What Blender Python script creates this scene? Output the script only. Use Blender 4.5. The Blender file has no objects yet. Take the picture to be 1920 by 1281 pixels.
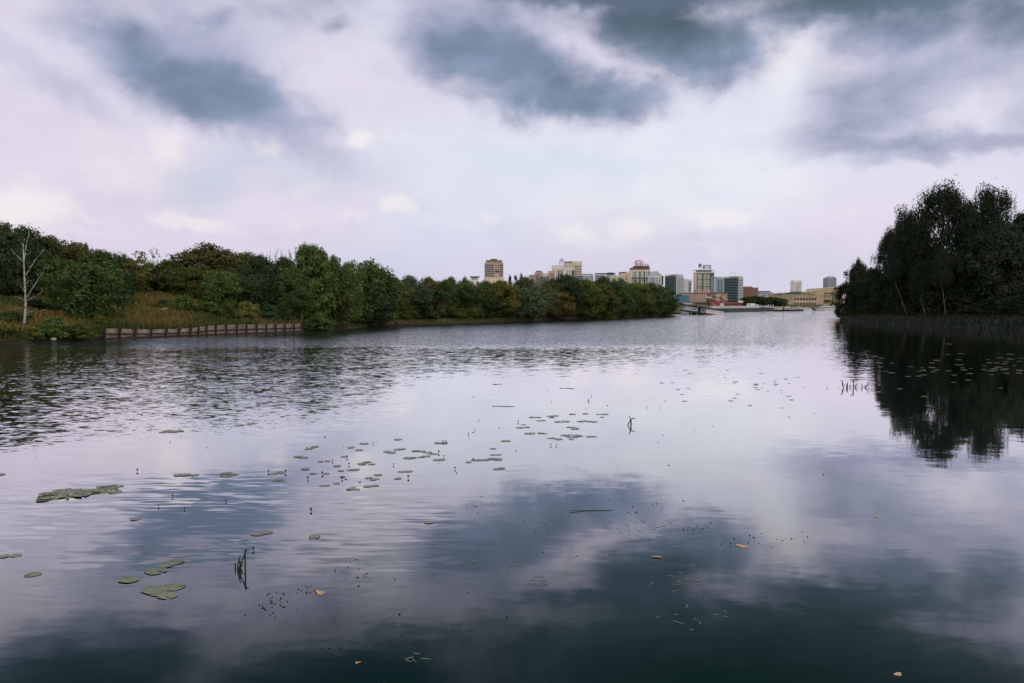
import bpy, bmesh, math, random
import numpy as np
from mathutils import Vector, Matrix, Euler
R = math.radians
scene = bpy.context.scene
COL = scene.collection
random.seed(7)

# ---------------------------------------------------------------- camera
F = 1450.0                     # focal length in pixels of the 1920 px wide photograph
CAM_H = 4.0
PITCH = math.atan(70.5 / F)
cam_data = bpy.data.cameras.new('camera')
cam_data.sensor_fit = 'HORIZONTAL'
cam_data.sensor_width = 36.0
cam_data.lens = 36.0 * F / 1920.0
cam_data.clip_start = 0.1
cam_data.clip_end = 20000.0
cam = bpy.data.objects.new('camera', cam_data)
COL.objects.link(cam)
cam.location = (0, 0, CAM_H)
cam.rotation_euler = (math.pi / 2 - PITCH, 0, 0)
scene.camera = cam
scene.view_settings.view_transform = 'Standard'
scene.view_settings.look = 'None'
scene.view_settings.exposure = 0.0
scene.view_settings.gamma = 1.0
scene.cycles.max_bounces = 6
scene.cycles.diffuse_bounces = 2
scene.cycles.glossy_bounces = 3
scene.cycles.transmission_bounces = 3
scene.cycles.transparent_max_bounces = 6
scene.cycles.caustics_reflective = False
scene.cycles.caustics_refractive = False

def ray(px, py):
    cx, cy = (px - 960) / F, -(py - 640.5) / F
    return Vector((cx, math.cos(PITCH) + cy * math.sin(PITCH), -math.sin(PITCH) + cy * math.cos(PITCH)))

def on_z(px, py, z=0.0):
    d = ray(px, py)
    t = (z - CAM_H) / d.z
    return Vector((d.x * t, d.y * t, z))

def at_y(px, py, Y):
    d = ray(px, py)
    t = Y / d.y
    return Vector((d.x * t, Y, CAM_H + d.z * t))

# ---------------------------------------------------------------- helpers
def tag(o, label=None, cat=None, group=None, kind=None):
    if label: o['label'] = label
    if cat: o['category'] = cat
    if group: o['group'] = group
    if kind: o['kind'] = kind
    return o

def empty(name, loc=(0, 0, 0), rz=0.0, label=None, cat=None, group=None):
    o = bpy.data.objects.new(name, None)
    o.empty_display_size = 0.5
    COL.objects.link(o)
    o.location = loc
    o.rotation_euler = (0, 0, rz)
    return tag(o, label, cat, group)

def link_mesh(name, me, mat=None, parent=None):
    o = bpy.data.objects.new(name, me)
    COL.objects.link(o)
    if mat is not None:
        if len(me.materials) == 0:
            me.materials.append(mat)
    if parent is not None:
        o.parent = parent
    return o

class MB:
    """collects boxes, bars and tubes into one mesh"""
    def __init__(self):
        self.v = []; self.f = []
    def add(self, vs, fs):
        n = len(self.v)
        self.v += [tuple(v) for v in vs]
        self.f += [tuple(i + n for i in f) for f in fs]
        return self
    def box(self, x0, x1, y0, y1, z0, z1):
        return self.add([(x0, y0, z0), (x1, y0, z0), (x1, y1, z0), (x0, y1, z0),
                         (x0, y0, z1), (x1, y0, z1), (x1, y1, z1), (x0, y1, z1)],
                        [(0, 3, 2, 1), (4, 5, 6, 7), (0, 1, 5, 4), (1, 2, 6, 5), (2, 3, 7, 6), (3, 0, 4, 7)])
    def hexa(self, p):      # 8 points, bottom four then top four
        return self.add(p, [(0, 3, 2, 1), (4, 5, 6, 7), (0, 1, 5, 4), (1, 2, 6, 5), (2, 3, 7, 6), (3, 0, 4, 7)])
    def bar(self, a, b, w, h=None):
        """square bar from a to b"""
        h = h or w
        a, b = Vector(a), Vector(b)
        d = (b - a).normalized()
        up = Vector((0, 0, 1)) if abs(d.z) < 0.9 else Vector((0, 1, 0))
        s = d.cross(up).normalized() * w / 2
        u = s.cross(d).normalized() * h / 2
        return self.hexa([a - s - u, a + s - u, b + s - u, b - s - u, a - s + u, a + s + u, b + s + u, b - s + u])
    def tube(self, pts, rads, n=7, cap=True):
        pts = [Vector(p) for p in pts]
        base = len(self.v)
        for i, p in enumerate(pts):
            d = (pts[min(i + 1, len(pts) - 1)] - pts[max(i - 1, 0)])
            if d.length < 1e-9: d = Vector((0, 0, 1))
            d.normalize()
            ref = Vector((1, 0, 0)) if abs(d.x) < 0.8 else Vector((0, 1, 0))
            s = d.cross(ref).normalized(); t = d.cross(s)
            for k in range(n):
                a = 2 * math.pi * k / n
                self.v.append(tuple(p + (s * math.cos(a) + t * math.sin(a)) * rads[i]))
        for i in range(len(pts) - 1):
            for k in range(n):
                a = base + i * n + k; b = base + i * n + (k + 1) % n
                self.f.append((a, b, b + n, a + n))
        if cap:
            self.f.append(tuple(base + k for k in range(n))[::-1])
            m = base + (len(pts) - 1) * n
            self.f.append(tuple(m + k for k in range(n)))
        return self
    def mesh(self, name):
        me = bpy.data.meshes.new(name)
        me.from_pydata(self.v, [], self.f)
        me.update()
        return me
    def build(self, name, mat, parent=None, smooth=False):
        me = self.mesh(name)
        if smooth:
            me.polygons.foreach_set('use_smooth', [True] * len(me.polygons))
        return link_mesh(name, me, mat, parent)

def new_mat(name):
    m = bpy.data.materials.new(name)
    m.use_nodes = True
    nt = m.node_tree
    nt.nodes.clear()
    out = nt.nodes.new('ShaderNodeOutputMaterial')
    return m, nt, out

class N:
    """tiny node-graph helper"""
    def __init__(self, nt): self.nt = nt
    def node(self, t, **kw):
        n = self.nt.nodes.new(t)
        for k, v in kw.items(): setattr(n, k, v)
        return n
    def put(self, sock, v):
        if v is None: return
        if hasattr(v, 'is_output'): self.nt.links.new(v, sock)
        else: sock.default_value = v
    def math(self, op, a, b=None, c=None, clamp=False):
        n = self.node('ShaderNodeMath', operation=op, use_clamp=clamp)
        self.put(n.inputs[0], a)
        if b is not None: self.put(n.inputs[1], b)
        if c is not None: self.put(n.inputs[2], c)
        return n.outputs[0]
    def vmath(self, op, a, b=None, scale=None):
        n = self.node('ShaderNodeVectorMath', operation=op)
        self.put(n.inputs[0], a)
        if b is not None: self.put(n.inputs[1], b)
        if scale is not None: self.put(n.inputs['Scale'], scale)
        return n.outputs['Value'] if op in ('LENGTH', 'DOT_PRODUCT', 'DISTANCE') else n.outputs['Vector']
    def smooth(self, x, lo, hi, a=0.0, b=1.0):
        n = self.node('ShaderNodeMapRange', interpolation_type='SMOOTHSTEP')
        self.put(n.inputs['Value'], x)
        n.inputs['From Min'].default_value = lo; n.inputs['From Max'].default_value = hi
        n.inputs['To Min'].default_value = a; n.inputs['To Max'].default_value = b
        return n.outputs[0]
    def lin(self, x, lo, hi, a=0.0, b=1.0):
        n = self.node('ShaderNodeMapRange', clamp=True)
        self.put(n.inputs['Value'], x)
        n.inputs['From Min'].default_value = lo; n.inputs['From Max'].default_value = hi
        n.inputs['To Min'].default_value = a; n.inputs['To Max'].default_value = b
        return n.outputs[0]
    def noise(self, vec, scale, detail=4.0, rough=0.5, out='Fac', dist=0.0, dims='3D'):
        n = self.node('ShaderNodeTexNoise', noise_dimensions=dims)
        self.put(n.inputs['Vector'], vec)
        n.inputs['Scale'].default_value = scale; n.inputs['Detail'].default_value = detail
        n.inputs['Roughness'].default_value = rough; n.inputs['Distortion'].default_value = dist
        return n.outputs[out]
    def mix(self, fac, a, b, blend='MIX'):
        n = self.node('ShaderNodeMix', data_type='RGBA', blend_type=blend)
        self.put(n.inputs[0], fac); 
        self.put(n.inputs[6], a if not isinstance(a, tuple) else (*a, 1)[:4])
        self.put(n.inputs[7], b if not isinstance(b, tuple) else (*b, 1)[:4])
        return n.outputs[2]
    def sep(self, v):
        n = self.node('ShaderNodeSeparateXYZ'); self.put(n.inputs[0], v); return n.outputs
    def comb(self, x, y, z):
        n = self.node('ShaderNodeCombineXYZ')
        for s, v in zip(n.inputs, (x, y, z)): self.put(s, v)
        return n.outputs[0]
    def mapping(self, v, loc=(0, 0, 0), rot=(0, 0, 0), scale=(1, 1, 1), kind='POINT'):
        n = self.node('ShaderNodeMapping', vector_type=kind)
        self.put(n.inputs['Vector'], v)
        n.inputs['Location'].default_value = loc; n.inputs['Rotation'].default_value = rot
        n.inputs['Scale'].default_value = scale
        return n.outputs[0]

def simple_mat(name, col, rough=0.7, var=0.25, scale=1.5, metallic=0.0, streak=False, spec=0.3):
    """painted / weathered surface: base colour broken up by object-space noise"""
    m, nt, out = new_mat(name)
    g = N(nt)
    co = g.node('ShaderNodeTexCoord').outputs['Object']
    if streak: co = g.mapping(co, scale=(1, 1, 0.15))
    nz = g.noise(co, scale, 5.0, 0.6)
    f = g.lin(nz, 0.3, 0.7, 1 - var, 1 + var)
    c = g.vmath('SCALE', (col[0], col[1], col[2]), scale=f)
    p = g.node('ShaderNodeBsdfPrincipled')
    nt.links.new(c, p.inputs['Base Color'])
    p.inputs['Roughness'].default_value = rough
    p.inputs['Metallic'].default_value = metallic
    p.inputs['Specular IOR Level'].default_value = spec
    nt.links.new(p.outputs[0], out.inputs['Surface'])
    return m
# ---------------------------------------------------------------- sky and light
SUN_AZ, SUN_EL = R(62), R(42)            # to the right of the view, veiled by cloud
world = bpy.data.worlds.new('World')
scene.world = world
world.use_nodes = True
wt = world.node_tree
wt.nodes.clear()
g = N(wt)
wout = g.node('ShaderNodeOutputWorld')
DIR = g.node('ShaderNodeTexCoord').outputs['Generated']
sx, sy, sz = g.sep(DIR)
AZ = g.math('ARCTAN2', sx, sy)
EL = g.math('ARCSINE', sz)
V0 = g.comb(AZ, EL, 0.0)
# warp so that the cloud edges are ragged
nA = g.noise(DIR, 5.0, 6.0, 0.55, out='Color')
wA = g.vmath('SCALE', g.vmath('SUBTRACT', nA, (0.5, 0.5, 0.5)), scale=0.10)
nB = g.noise(DIR, 26.0, 5.0, 0.6, out='Color')
wB = g.vmath('SCALE', g.vmath('SUBTRACT', nB, (0.5, 0.5, 0.5)), scale=0.030)
V = g.vmath('ADD', g.vmath('ADD', V0, wA), wB)
V = g.vmath('MULTIPLY', V, (1, 1, 0))
V = g.vmath('ADD', V, (0.0, 0.0, 0.0))
Vs = g.vmath('ADD', V0, g.vmath('SCALE', wA, scale=0.6))
Vs = g.vmath('ADD', Vs, g.vmath('SCALE', wB, scale=1.3))
Vs = g.vmath('MULTIPLY', Vs, (1, 1, 0))

def sky_px(px, py):
    d = ray(px, py).normalized()
    return math.atan2(d.x, d.y), math.asin(d.z)

def blob(vec, px, py, rx, ry, rot=0.0, s=1.0, lo=1.55, hi=0.10, el=None, az=None):
    a, e = sky_px(px, py) if el is None else (R(az), R(el))
    m = g.mapping(vec, (a, e, 0), (0, 0, R(-rot)), (rx / F, ry / F, 1), 'TEXTURE')
    l = g.vmath('LENGTH', m)
    return g.smooth(l, hi, lo, s, 0.0)

def field(vec, blobs, mode='MAXIMUM'):
    acc = None
    for b in blobs:
        o = blob(vec, *b) if not isinstance(b, dict) else blob(vec, 0, 0, **b)
        acc = o if acc is None else g.math('SMOOTH_MAX', acc, o, 0.25)
    return acc

def mask(x, y, z, a=0): return None

# large soft variation of the high veil
n1 = g.noise(g.mapping(DIR, scale=(1, 1, 2.2)), 2.6, 5.0, 0.55)
n2 = g.noise(g.mapping(DIR, loc=(3, 1, 2), scale=(1, 1, 2.0)), 7.0, 6.0, 0.55)
n3 = g.noise(g.mapping(DIR, loc=(7, 4, 1), scale=(1, 1, 1.6)), 20.0, 6.0, 0.6)

VEIL   = (0.725, 0.745, 0.895)
PINK   = (0.840, 0.715, 0.850)
WHITE  = (0.860, 0.885, 0.960)
CREAM  = (0.960, 0.905, 0.915)
BLUE   = (0.620, 0.730, 0.880)
DARK   = (0.285, 0.350, 0.515)
DARKER = (0.120, 0.182, 0.242)
STORM  = (0.010, 0.028, 0.030)

col = g.mix(g.smooth(n1, 0.40, 0.60, 0, 0.75), VEIL, PINK)
pinkm = field(Vs, [(1130, 360, 170, 140, 0, .75), (1480, 100, 90, 120, 0, .6), (640, 180, 120, 120, 0, .6), (60, 330, 420, 260, 0, 0.8), (1750, 330, 420, 160, 0, 0.45), (200, 60, 300, 120, 0, .35)])
col = g.mix(pinkm, col, PINK)
whitem = field(Vs, [(1250, 300, 420, 130, 0, 0.95), (900, 300, 320, 110, 0, 0.6), (1480, 150, 80, 110, 0, 1.0), (700, 70, 130, 100, 0, .5)])
col = g.mix(whitem, col, WHITE)
bluem = field(V, [(390, 330, 95, 50, -12, 0.6), (480, 280, 110, 40, 0, 0.5), (620, 320, 150, 40, 0, .45), (1060, 300, 220, 40, 0, 0.3)])
col = g.mix(bluem, col, BLUE)
lowm = g.smooth(EL, 0.02, 0.12, 0.75, 0.0)
col = g.mix(lowm, col, (0.665, 0.650, 0.810))
# pale heaps of cumulus
puff = field(V, [(35, 385, 80, 52, 0, 1.1), (110, 430, 120, 22, 0, .5), (800, 420, 200, 22, 0, .45), (1240, 440, 260, 30, 0, .5), (560, 385, 200, 20, 0, .45), (310, 265, 52, 38, 20, .95), (240, 310, 130, 60, 0, .72), (170, 270, 80, 50, 0, .6), (683, 268, 34, 20, 0, 1.2), (515, 268, 46, 22, 25, .85),
                 (738, 390, 50, 18, 0, 1.1), (640, 396, 50, 16, 0, .7), (370, 402, 110, 20, 5, .9), (155, 400, 34, 14, 0, .6), (930, 402, 50, 16, 0, .6), (560, 345, 70, 18, -8, .5),
                 (1195, 415, 58, 40, 0, .85), (1090, 425, 70, 26, 0, .75), (1345, 385, 95, 30, 0, .95), (1350, 465, 40, 20, 0, .55), (1480, 335, 60, 40, 0, .5),
                 (1475, 95, 60, 55, 0, .75), (1215, 125, 50, 20, 42, 1.0), (1140, 80, 50, 18, 35, .8), (1075, 50, 45, 26, 20, .85), (225, 5, 45, 18, 0, 1.0), (135, 30, 24, 14, 0, .8), (1805, 60, 26, 50, 0, .7),
                 (1880, 175, 100, 22, -28, .8), (30, 10, 60, 40, 0, .4), (1570, 140, 40, 36, 0, .7), (1800, 235, 130, 20, -16, .7), (1650, 445, 30, 14, 0, .4)])
puffn = g.math('ADD', puff, g.math('MULTIPLY', g.math('SUBTRACT', n3, 0.5), 1.0))
puffm = g.smooth(puffn, 0.22, 1.05)
col = g.mix(g.math('MULTIPLY', puffm, 0.85), col, CREAM)
# grey-lavender shadows inside the cloud
shade = field(Vs, [(330, 70, 190, 75, 8, .9), (170, 60, 90, 60, 0, .5), (900, 50, 180, 90, 0, .85), (1900, 120, 150, 90, 0, .8), (760, 20, 80, 40, 0, .5), (1640, 215, 229.5, 101.25, -10, .55), (1600, 272, 162, 29.7, 6, .8), (1780, 280, 202.5, 24.3, -3, .85), (1905, 215, 60.75, 37.8, 0, .7), (1800, 120, 202.5, 121.5, 0, .75), (1620, 90, 121.5, 81, 0, .6),
                  (560, 250, 121.5, 54, 32, .8), (80, 145, 148.5, 35.1, 32, .6), (250, 70, 175.5, 81, 20, .75), (860, 70, 148.5, 108, 0, .75), (1330, 440, 135, 18.9, 0, .4), (740, 145, 67.5, 21.6, 0, .4),
                  (460, 425, 243, 24.3, 0, .3), (620, 280, 81, 27, 10, .6), (130, 335, 67.5, 54, 0, .25), (450, 60, 121.5, 81, 0, .5)])
sh = g.math('ADD', shade, g.math('MULTIPLY', g.math('SUBTRACT', n2, 0.5), 0.6))
shm = g.smooth(sh, 0.16, 1.05)
col = g.mix(shm, col, (0.430, 0.440, 0.610))
# dark cloud bases
dark = field(V, [(1690, 170, 210, 90, -8, .62), (1640, 235, 170, 50, 4, .58), (1860, 130, 110, 70, 0, .55), (385, 160, 215, 66, 14, 1.25), (270, 110, 190, 85, 14, .9), (200, 100, 109.8, 48.8, 30, .6), (470, 190, 110, 40, 0, 1.0), (385, 38, 63.44, 34.16, 0, .75), (590, 215, 73.2, 31.72, 32, .6), (625, 245, 48.8, 19.52, 20, .5), (617, 54, 44, 24, 0, .6),
                 (950, 135, 215, 78, 18, 1.25), (1010, 190, 175, 46, 4, 1.25), (1150, 178, 120, 46, 0, 1.1), (880, 60, 85.4, 73.2, 0, .65), (940, 60, 85.4, 61, 0, .7), (1265, 80, 165, 66, 12, 1.35), (1375, 80, 66, 62, 0, 1.2), (1000, 5, 195.2, 19.52, 0, .7),
                 (1250, -5, 402.6, 36.6, 0, 1.2), (1640, 10, 320, 50, 0, 1.25), (1880, 20, 115, 100, 0, 1.0), (1700, 55, 165, 66, 0, 1.0), (1560, 60, 48.8, 48.8, 0, .5),
                 (1700, 275, 240, 24, 0, .62), (1570, 262, 90, 26, 10, .5),
                 (1500, -200, 760, 200, 0, 1.5), (1500, -700, 1300, 420, 0, 1.4), (600, -190, 420, 120, 6, 1.3), (60, -200, 360, 110, 0, 1.2), (300, -600, 1000, 420, 0, 1.3)])
# thickness of the cloud: wide soft falloff, broken up by billows
n4 = g.noise(g.mapping(DIR, loc=(1, 8, 5), scale=(1, 1, 1.8)), 11.0, 7.0, 0.62)
bill = g.math('ADD', g.math('MULTIPLY', g.math('SUBTRACT', n2, 0.5), 1.25), g.math('MULTIPLY', g.math('SUBTRACT', n4, 0.5), 0.65))
T = g.math('ADD', dark, g.math('MULTIPLY', bill, g.lin(dark, 0.0, 0.7, 0.10, 1.0)))
T = g.math('ADD', T, g.math('MULTIPLY', g.math('SUBTRACT', n3, 0.5), 0.22))
overhead = g.math('MULTIPLY', g.smooth(EL, 0.6, 1.1), g.lin(n1, 0.3, 0.65, 0.4, 1.0))
T = g.math('MAXIMUM', T, overhead)
heavy = field(Vs, [(1270, 60, 190, 60, 0, .9), (1640, -10, 320, 60, 0, .9), (1880, 20, 120, 80, 0, .8), (1000, 170, 160, 46, 4, .62), (1100, -10, 200, 30, 0, .7), (430, 185, 140, 30, 5, .3)])
storm = field(Vs, [(1560, -230, 760, 210, 0, 1.0), (1500, -800, 1300, 480, 0, 1.0), (650, -220, 480, 150, 5, .95), (300, -700, 1000, 420, 0, 1.0), (60, -260, 420, 150, 0, .9)])
dcol = g.mix(heavy, DARK, DARKER)
dcol = g.mix(storm, dcol, STORM)
dcol = g.vmath('SCALE', dcol, scale=g.lin(n2, 0.32, 0.68, 1.30, 0.78))
col = g.mix(g.lin(T, 0.14, 0.80, 0, .85), col, (0.490, 0.485, 0.650))
col = g.mix(g.smooth(T, 0.26, 1.15), col, dcol)
# faint high streaks over everything


# unseen bright sky added behind the viewer to light the fronts of things
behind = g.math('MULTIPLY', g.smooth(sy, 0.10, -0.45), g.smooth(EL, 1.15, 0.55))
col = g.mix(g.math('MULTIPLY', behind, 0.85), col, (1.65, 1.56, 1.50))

cover = g.math('SUBTRACT', 0.95, g.math('MULTIPLY', bluem, 0.25))
sky = g.node('ShaderNodeTexSky')
sky.sky_type = 'NISHITA'
sky.sun_disc = False
sky.sun_elevation = SUN_EL
sky.sun_rotation = SUN_AZ
sky.air_density = 1.0; sky.dust_density = 2.0
bg1 = g.node('ShaderNodeBackground'); wt.links.new(sky.outputs[0], bg1.inputs[0]); bg1.inputs[1].default_value = 0.08
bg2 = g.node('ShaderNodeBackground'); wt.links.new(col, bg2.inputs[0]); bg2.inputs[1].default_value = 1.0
mx = g.node('ShaderNodeMixShader')
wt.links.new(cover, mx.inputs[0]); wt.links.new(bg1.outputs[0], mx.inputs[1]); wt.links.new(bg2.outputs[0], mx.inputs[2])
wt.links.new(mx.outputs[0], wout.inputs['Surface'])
world.cycles.sampling_method = 'MANUAL'
world.cycles.sample_map_resolution = 512

sun_d = bpy.data.lights.new('sun', 'SUN')
sun_d.energy = 1.3
sun_d.angle = R(12)
sun_d.color = (1.0, 0.93, 0.84)
sun = bpy.data.objects.new('sun', sun_d)
COL.objects.link(sun)
sdir = Vector((math.sin(SUN_AZ) * math.cos(SUN_EL), math.cos(SUN_AZ) * math.cos(SUN_EL), math.sin(SUN_EL)))
sun.rotation_euler = (-sdir).to_track_quat('-Z', 'Y').to_euler()
sun.location = (100, 100, 200)
# ---------------------------------------------------------------- water and ground
m_water, nt, out = new_mat('river_water')
g = N(nt)
P = g.node('ShaderNodeNewGeometry').outputs['Position']
wx, wy, wz = g.sep(P)
big = g.noise(P, 0.045, 3.0, 0.5)
bigc = g.math('SUBTRACT', big, 0.5)
patch = g.noise(g.mapping(P, scale=(0.5, 1, 1)), 0.16, 3.0, 0.55)
# wind zones of the river, in metres
yw = g.math('ADD', wy, g.math('MULTIPLY', bigc, 14.0))
xw = g.math('ADD', wx, g.math('MULTIPLY', bigc, 10.0))
open_far = g.math('MULTIPLY', g.smooth(yw, 66, 80), g.smooth(g.math('SUBTRACT', xw, g.math('MULTIPLY', wy, 0.40)), -7, 5, 1.0, 0.0))
open_far = g.math('MAXIMUM', open_far, g.math('MULTIPLY', g.smooth(wy, 204, 235), 0.6))
streaks = g.smooth(patch, 0.36, 0.56, 0.6, 1.0)
left_rip = g.math('MULTIPLY', g.smooth(g.math('ADD', xw, g.math('MULTIPLY', wy, -0.02)), -10.5, -3.5, 1.0, 0.0), g.smooth(g.math('ADD', yw, g.math('MULTIPLY', wx, -0.25)), 21, 34))
left_rip = g.math('MULTIPLY', left_rip, streaks)
mid = g.math('MULTIPLY', g.smooth(yw, 24, 70), g.smooth(xw, 20, 40, 1.0, 0.35))
near_patch = g.math('MULTIPLY', g.math('MULTIPLY', g.smooth(yw, 8.5, 12.5), g.smooth(yw, 12.5, 19, 1.0, 0.0)), g.math('MULTIPLY', g.smooth(xw, -3.5, -1.0, 1.0, 0.0), g.smooth(patch, 0.30, 0.62)))
# slope amplitudes
a_fine = g.math('ADD', g.math('MULTIPLY', open_far, 1.1), g.math('ADD', g.math('MULTIPLY', left_rip, 0.42), g.math('ADD', g.math('MULTIPLY', mid, 0.13), 0.012)))
a_big = g.math('ADD', g.math('MULTIPLY', left_rip, 0.16), g.math('ADD', g.math('MULTIPLY', mid, 0.07), 0.016))
Pf = g.mapping(P, rot=(0, 0, R(8)), scale=(0.42, 1.0, 1.0))
fine = g.vmath('SUBTRACT', g.noise(Pf, 6.0, 3.0, 0.6, out='Color', dist=0.4), (0.5, 0.5, 0.5))
Pb = g.mapping(P, rot=(0, 0, R(4)), scale=(0.5, 1.0, 1.0))
bign = g.vmath('SUBTRACT', g.noise(Pb, 2.3, 2.0, 0.5, out='Color', dist=0.3), (0.5, 0.5, 0.5))
Pn = g.mapping(P, rot=(0, 0, R(-16)), scale=(0.20, 1.0, 1.0))
nearn = g.vmath('SUBTRACT', g.noise(Pn, 6.5, 2.0, 0.5, out='Color', dist=0.3), (0.5, 0.5, 0.5))
slope = g.vmath('ADD', g.vmath('SCALE', fine, scale=a_fine), g.vmath('SCALE', bign, scale=a_big))
slope = g.vmath('ADD', slope, g.vmath('SCALE', nearn, scale=g.math('ADD', g.math('MULTIPLY', near_patch, 0.36), 0.007)))
slope = g.vmath('MULTIPLY', slope, (0.45, 1.0, 0.0))
# the wind drives the ripples down the river: their steep lee sides face south
lee = g.math('ADD', g.math('MULTIPLY', open_far, g.math('MULTIPLY', g.smooth(wx, -15, 30, -0.085, -0.045), g.smooth(wy, 120, 300, 1.0, 0.7))), g.math('MULTIPLY', left_rip, -0.012))
slope = g.vmath('ADD', slope, g.comb(0.0, lee, 0.0))
nrm = g.vmath('NORMALIZE', g.vmath('ADD', slope, (0, 0, 1)))
wcol = g.mix(g.smooth(patch, 0.4, 0.7), (0.002, 0.0115, 0.0105), (0.004, 0.015, 0.012))
wd = g.node('ShaderNodeBsdfDiffuse'); nt.links.new(wcol, wd.inputs[0])
wg = g.node('ShaderNodeBsdfGlossy'); wg.inputs['Roughness'].default_value = 0.03; wg.inputs[0].default_value = (1.0, 0.985, 1.0, 1)
nt.links.new(nrm, wg.inputs['Normal'])
lw = g.node('ShaderNodeLayerWeight'); lw.inputs['Blend'].default_value = 0.5
nt.links.new(nrm, lw.inputs['Normal'])
# Schlick-like reflectance of the oily river film
refl = g.smooth(lw.outputs['Facing'], 0.49, 1.0, 0.022, 1.0)
p = g.node('ShaderNodeMixShader'); nt.links.new(refl, p.inputs[0]); nt.links.new(wd.outputs[0], p.inputs[1]); nt.links.new(wg.outputs[0], p.inputs[2])
nt.links.new(p.outputs[0], out.inputs['Surface'])

me = bpy.data.meshes.new('river')
me.from_pydata([(-900, -60, 0), (900, -60, 0), (900, 900, 0), (-900, 900, 0)], [], [(0, 1, 2, 3)])
tag(link_mesh('river_water', me, m_water), kind='structure')

# shore lines (metres).  the left bank with the far quay is one land, the wooded point on the right another
LEFT = [(-400, -40), (-160, 30), (-90, 62), (-51, 77), (-46.5, 85.5), (-30, 111), (-26, 122), (-24.2, 143), (-16, 152), (-6.7, 161),
        (6, 182), (20, 207), (38, 240), (56, 273), (59, 285), (66, 300), (80, 335), (95, 362), (137, 414), (190, 483), (235, 527), (420, 640), (1500, 900),
        (7000, 900), (7000, 7000), (-7000, 7000), (-7000, -40)]
RIGHT = [(78.5, 60), (77.6, 118), (76.8, 138), (79.0, 170), (82.5, 195), (88, 204), (120, 225), (400, 300), (1500, 420), (1500, -60), (300, -60), (110, 20)]

def signed(poly, X, Y):
    """distance to the polygon outline, positive inside"""
    d = np.full(X.shape, 1e9)
    inside = np.zeros(X.shape, bool)
    n = len(poly)
    for i in range(n):
        x0, y0 = poly[i]; x1, y1 = poly[(i + 1) % n]
        ex, ey = x1 - x0, y1 - y0
        t = np.clip(((X - x0) * ex + (Y - y0) * ey) / (ex * ex + ey * ey), 0, 1)
        d = np.minimum(d, np.hypot(X - x0 - t * ex, Y - y0 - t * ey))
        if y0 != y1:
            cond = ((y0 > Y) != (y1 > Y)) & (X < (x1 - x0) * (Y - y0) / (y1 - y0) + x0)
            inside ^= cond
    return np.where(inside, d, -d)

def sstep(x, a, b):
    t = np.clip((x - a) / (b - a), 0, 1)
    return t * t * (3 - 2 * t)

def ground_z(X, Y):
    X = np.asarray(X, float); Y = np.asarray(Y, float)
    dl = signed(LEFT, X, Y); dr = signed(RIGHT, X, Y)
    # the hill fades along the bank
    hill = 1 - sstep(Y + 0.6 * X, 75, 135)
    quay = sstep(X, 60, 80) * sstep(Y, 300, 350)
    zl = 0.25 + 0.9 * sstep(dl, 0.2, 3) + hill * (0.19 * np.clip(dl - 3, 0, 32)) + (1 - hill) * (0.045 * np.clip(dl - 3, 0, 40)) + quay * 0.6
    zr = -0.8 + 2.25 * sstep(dr, 1.2, 4.2) + 0.02 * np.clip(dr, 0, 40)
    bump = 0.18 * np.sin(X * 0.9 + 1.3 * np.sin(Y * 0.37)) * np.sin(Y * 0.8 + X * 0.21) + 0.3 * np.sin(X * 0.17 + 2) * np.sin(Y * 0.13)
    zl = zl + bump * sstep(dl, 2, 8) * hill
    under = -np.clip(-np.maximum(dl, dr) * 0.6, 0, 3.0) - 0.25
    return np.where(dl > 0, zl, np.where(dr > 0, zr, under))

def gz(x, y): return float(ground_z(np.array([x]), np.array([y]))[0])

xs = np.unique(np.concatenate([[-7000, -3000, -1500, -800, -500, -350, -250, -200], np.arange(-170, 130, 1.5), np.arange(130, 260, 6), [300, 380, 500, 700, 1000, 1600, 3000, 7000]]))
ys = np.unique(np.concatenate([[-60, -20, 20], np.arange(40, 310, 1.5), np.arange(310, 560, 6), [600, 660, 720, 800, 900, 1100, 1500, 2500, 4500, 7000]]))
GX, GY = np.meshgrid(xs, ys)
GZ = ground_z(GX, GY)
verts = np.stack([GX, GY, GZ], -1).reshape(-1, 3)
nx, ny = len(xs), len(ys)
ii, jj = np.meshgrid(np.arange(nx - 1), np.arange(ny - 1))
a = (jj * nx + ii).ravel()
faces = np.stack([a, a + 1, a + 1 + nx, a + nx], -1)
me = bpy.data.meshes.new('ground')
me.from_pydata(verts.tolist(), [], faces.tolist())
me.polygons.foreach_set('use_smooth', [True] * len(me.polygons))
m_ground, nt, out = new_mat('earth_and_grass')
g = N(nt)
P = g.node('ShaderNodeNewGeometry').outputs['Position']
px_, py_, pz_ = g.sep(P)
nz = g.noise(P, 0.12, 6.0, 0.6)
nf = g.noise(P, 1.6, 5.0, 0.65)
c = g.mix(g.smooth(nz, 0.40, 0.60), (0.050, 0.062, 0.022), (0.115, 0.085, 0.030))
c = g.mix(g.smooth(nf, 0.35, 0.7, 0.0, 0.6), c, (0.040, 0.036, 0.022))
c = g.mix(g.smooth(pz_, 0.15, 0.6, 1.0, 0.0), c, (0.030, 0.026, 0.020))
p = g.node('ShaderNodeBsdfPrincipled')
nt.links.new(c, p.inputs['Base Color'])
p.inputs['Roughness'].default_value = 0.95
p.inputs['Specular IOR Level'].default_value = 0.1
bp = g.node('ShaderNodeBump'); bp.inputs['Distance'].default_value = 0.15; nt.links.new(nf, bp.inputs['Height'])
nt.links.new(bp.outputs[0], p.inputs['Normal'])
nt.links.new(p.outputs[0], out.inputs['Surface'])
tag(link_mesh('ground', me, m_ground), kind='structure')
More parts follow.
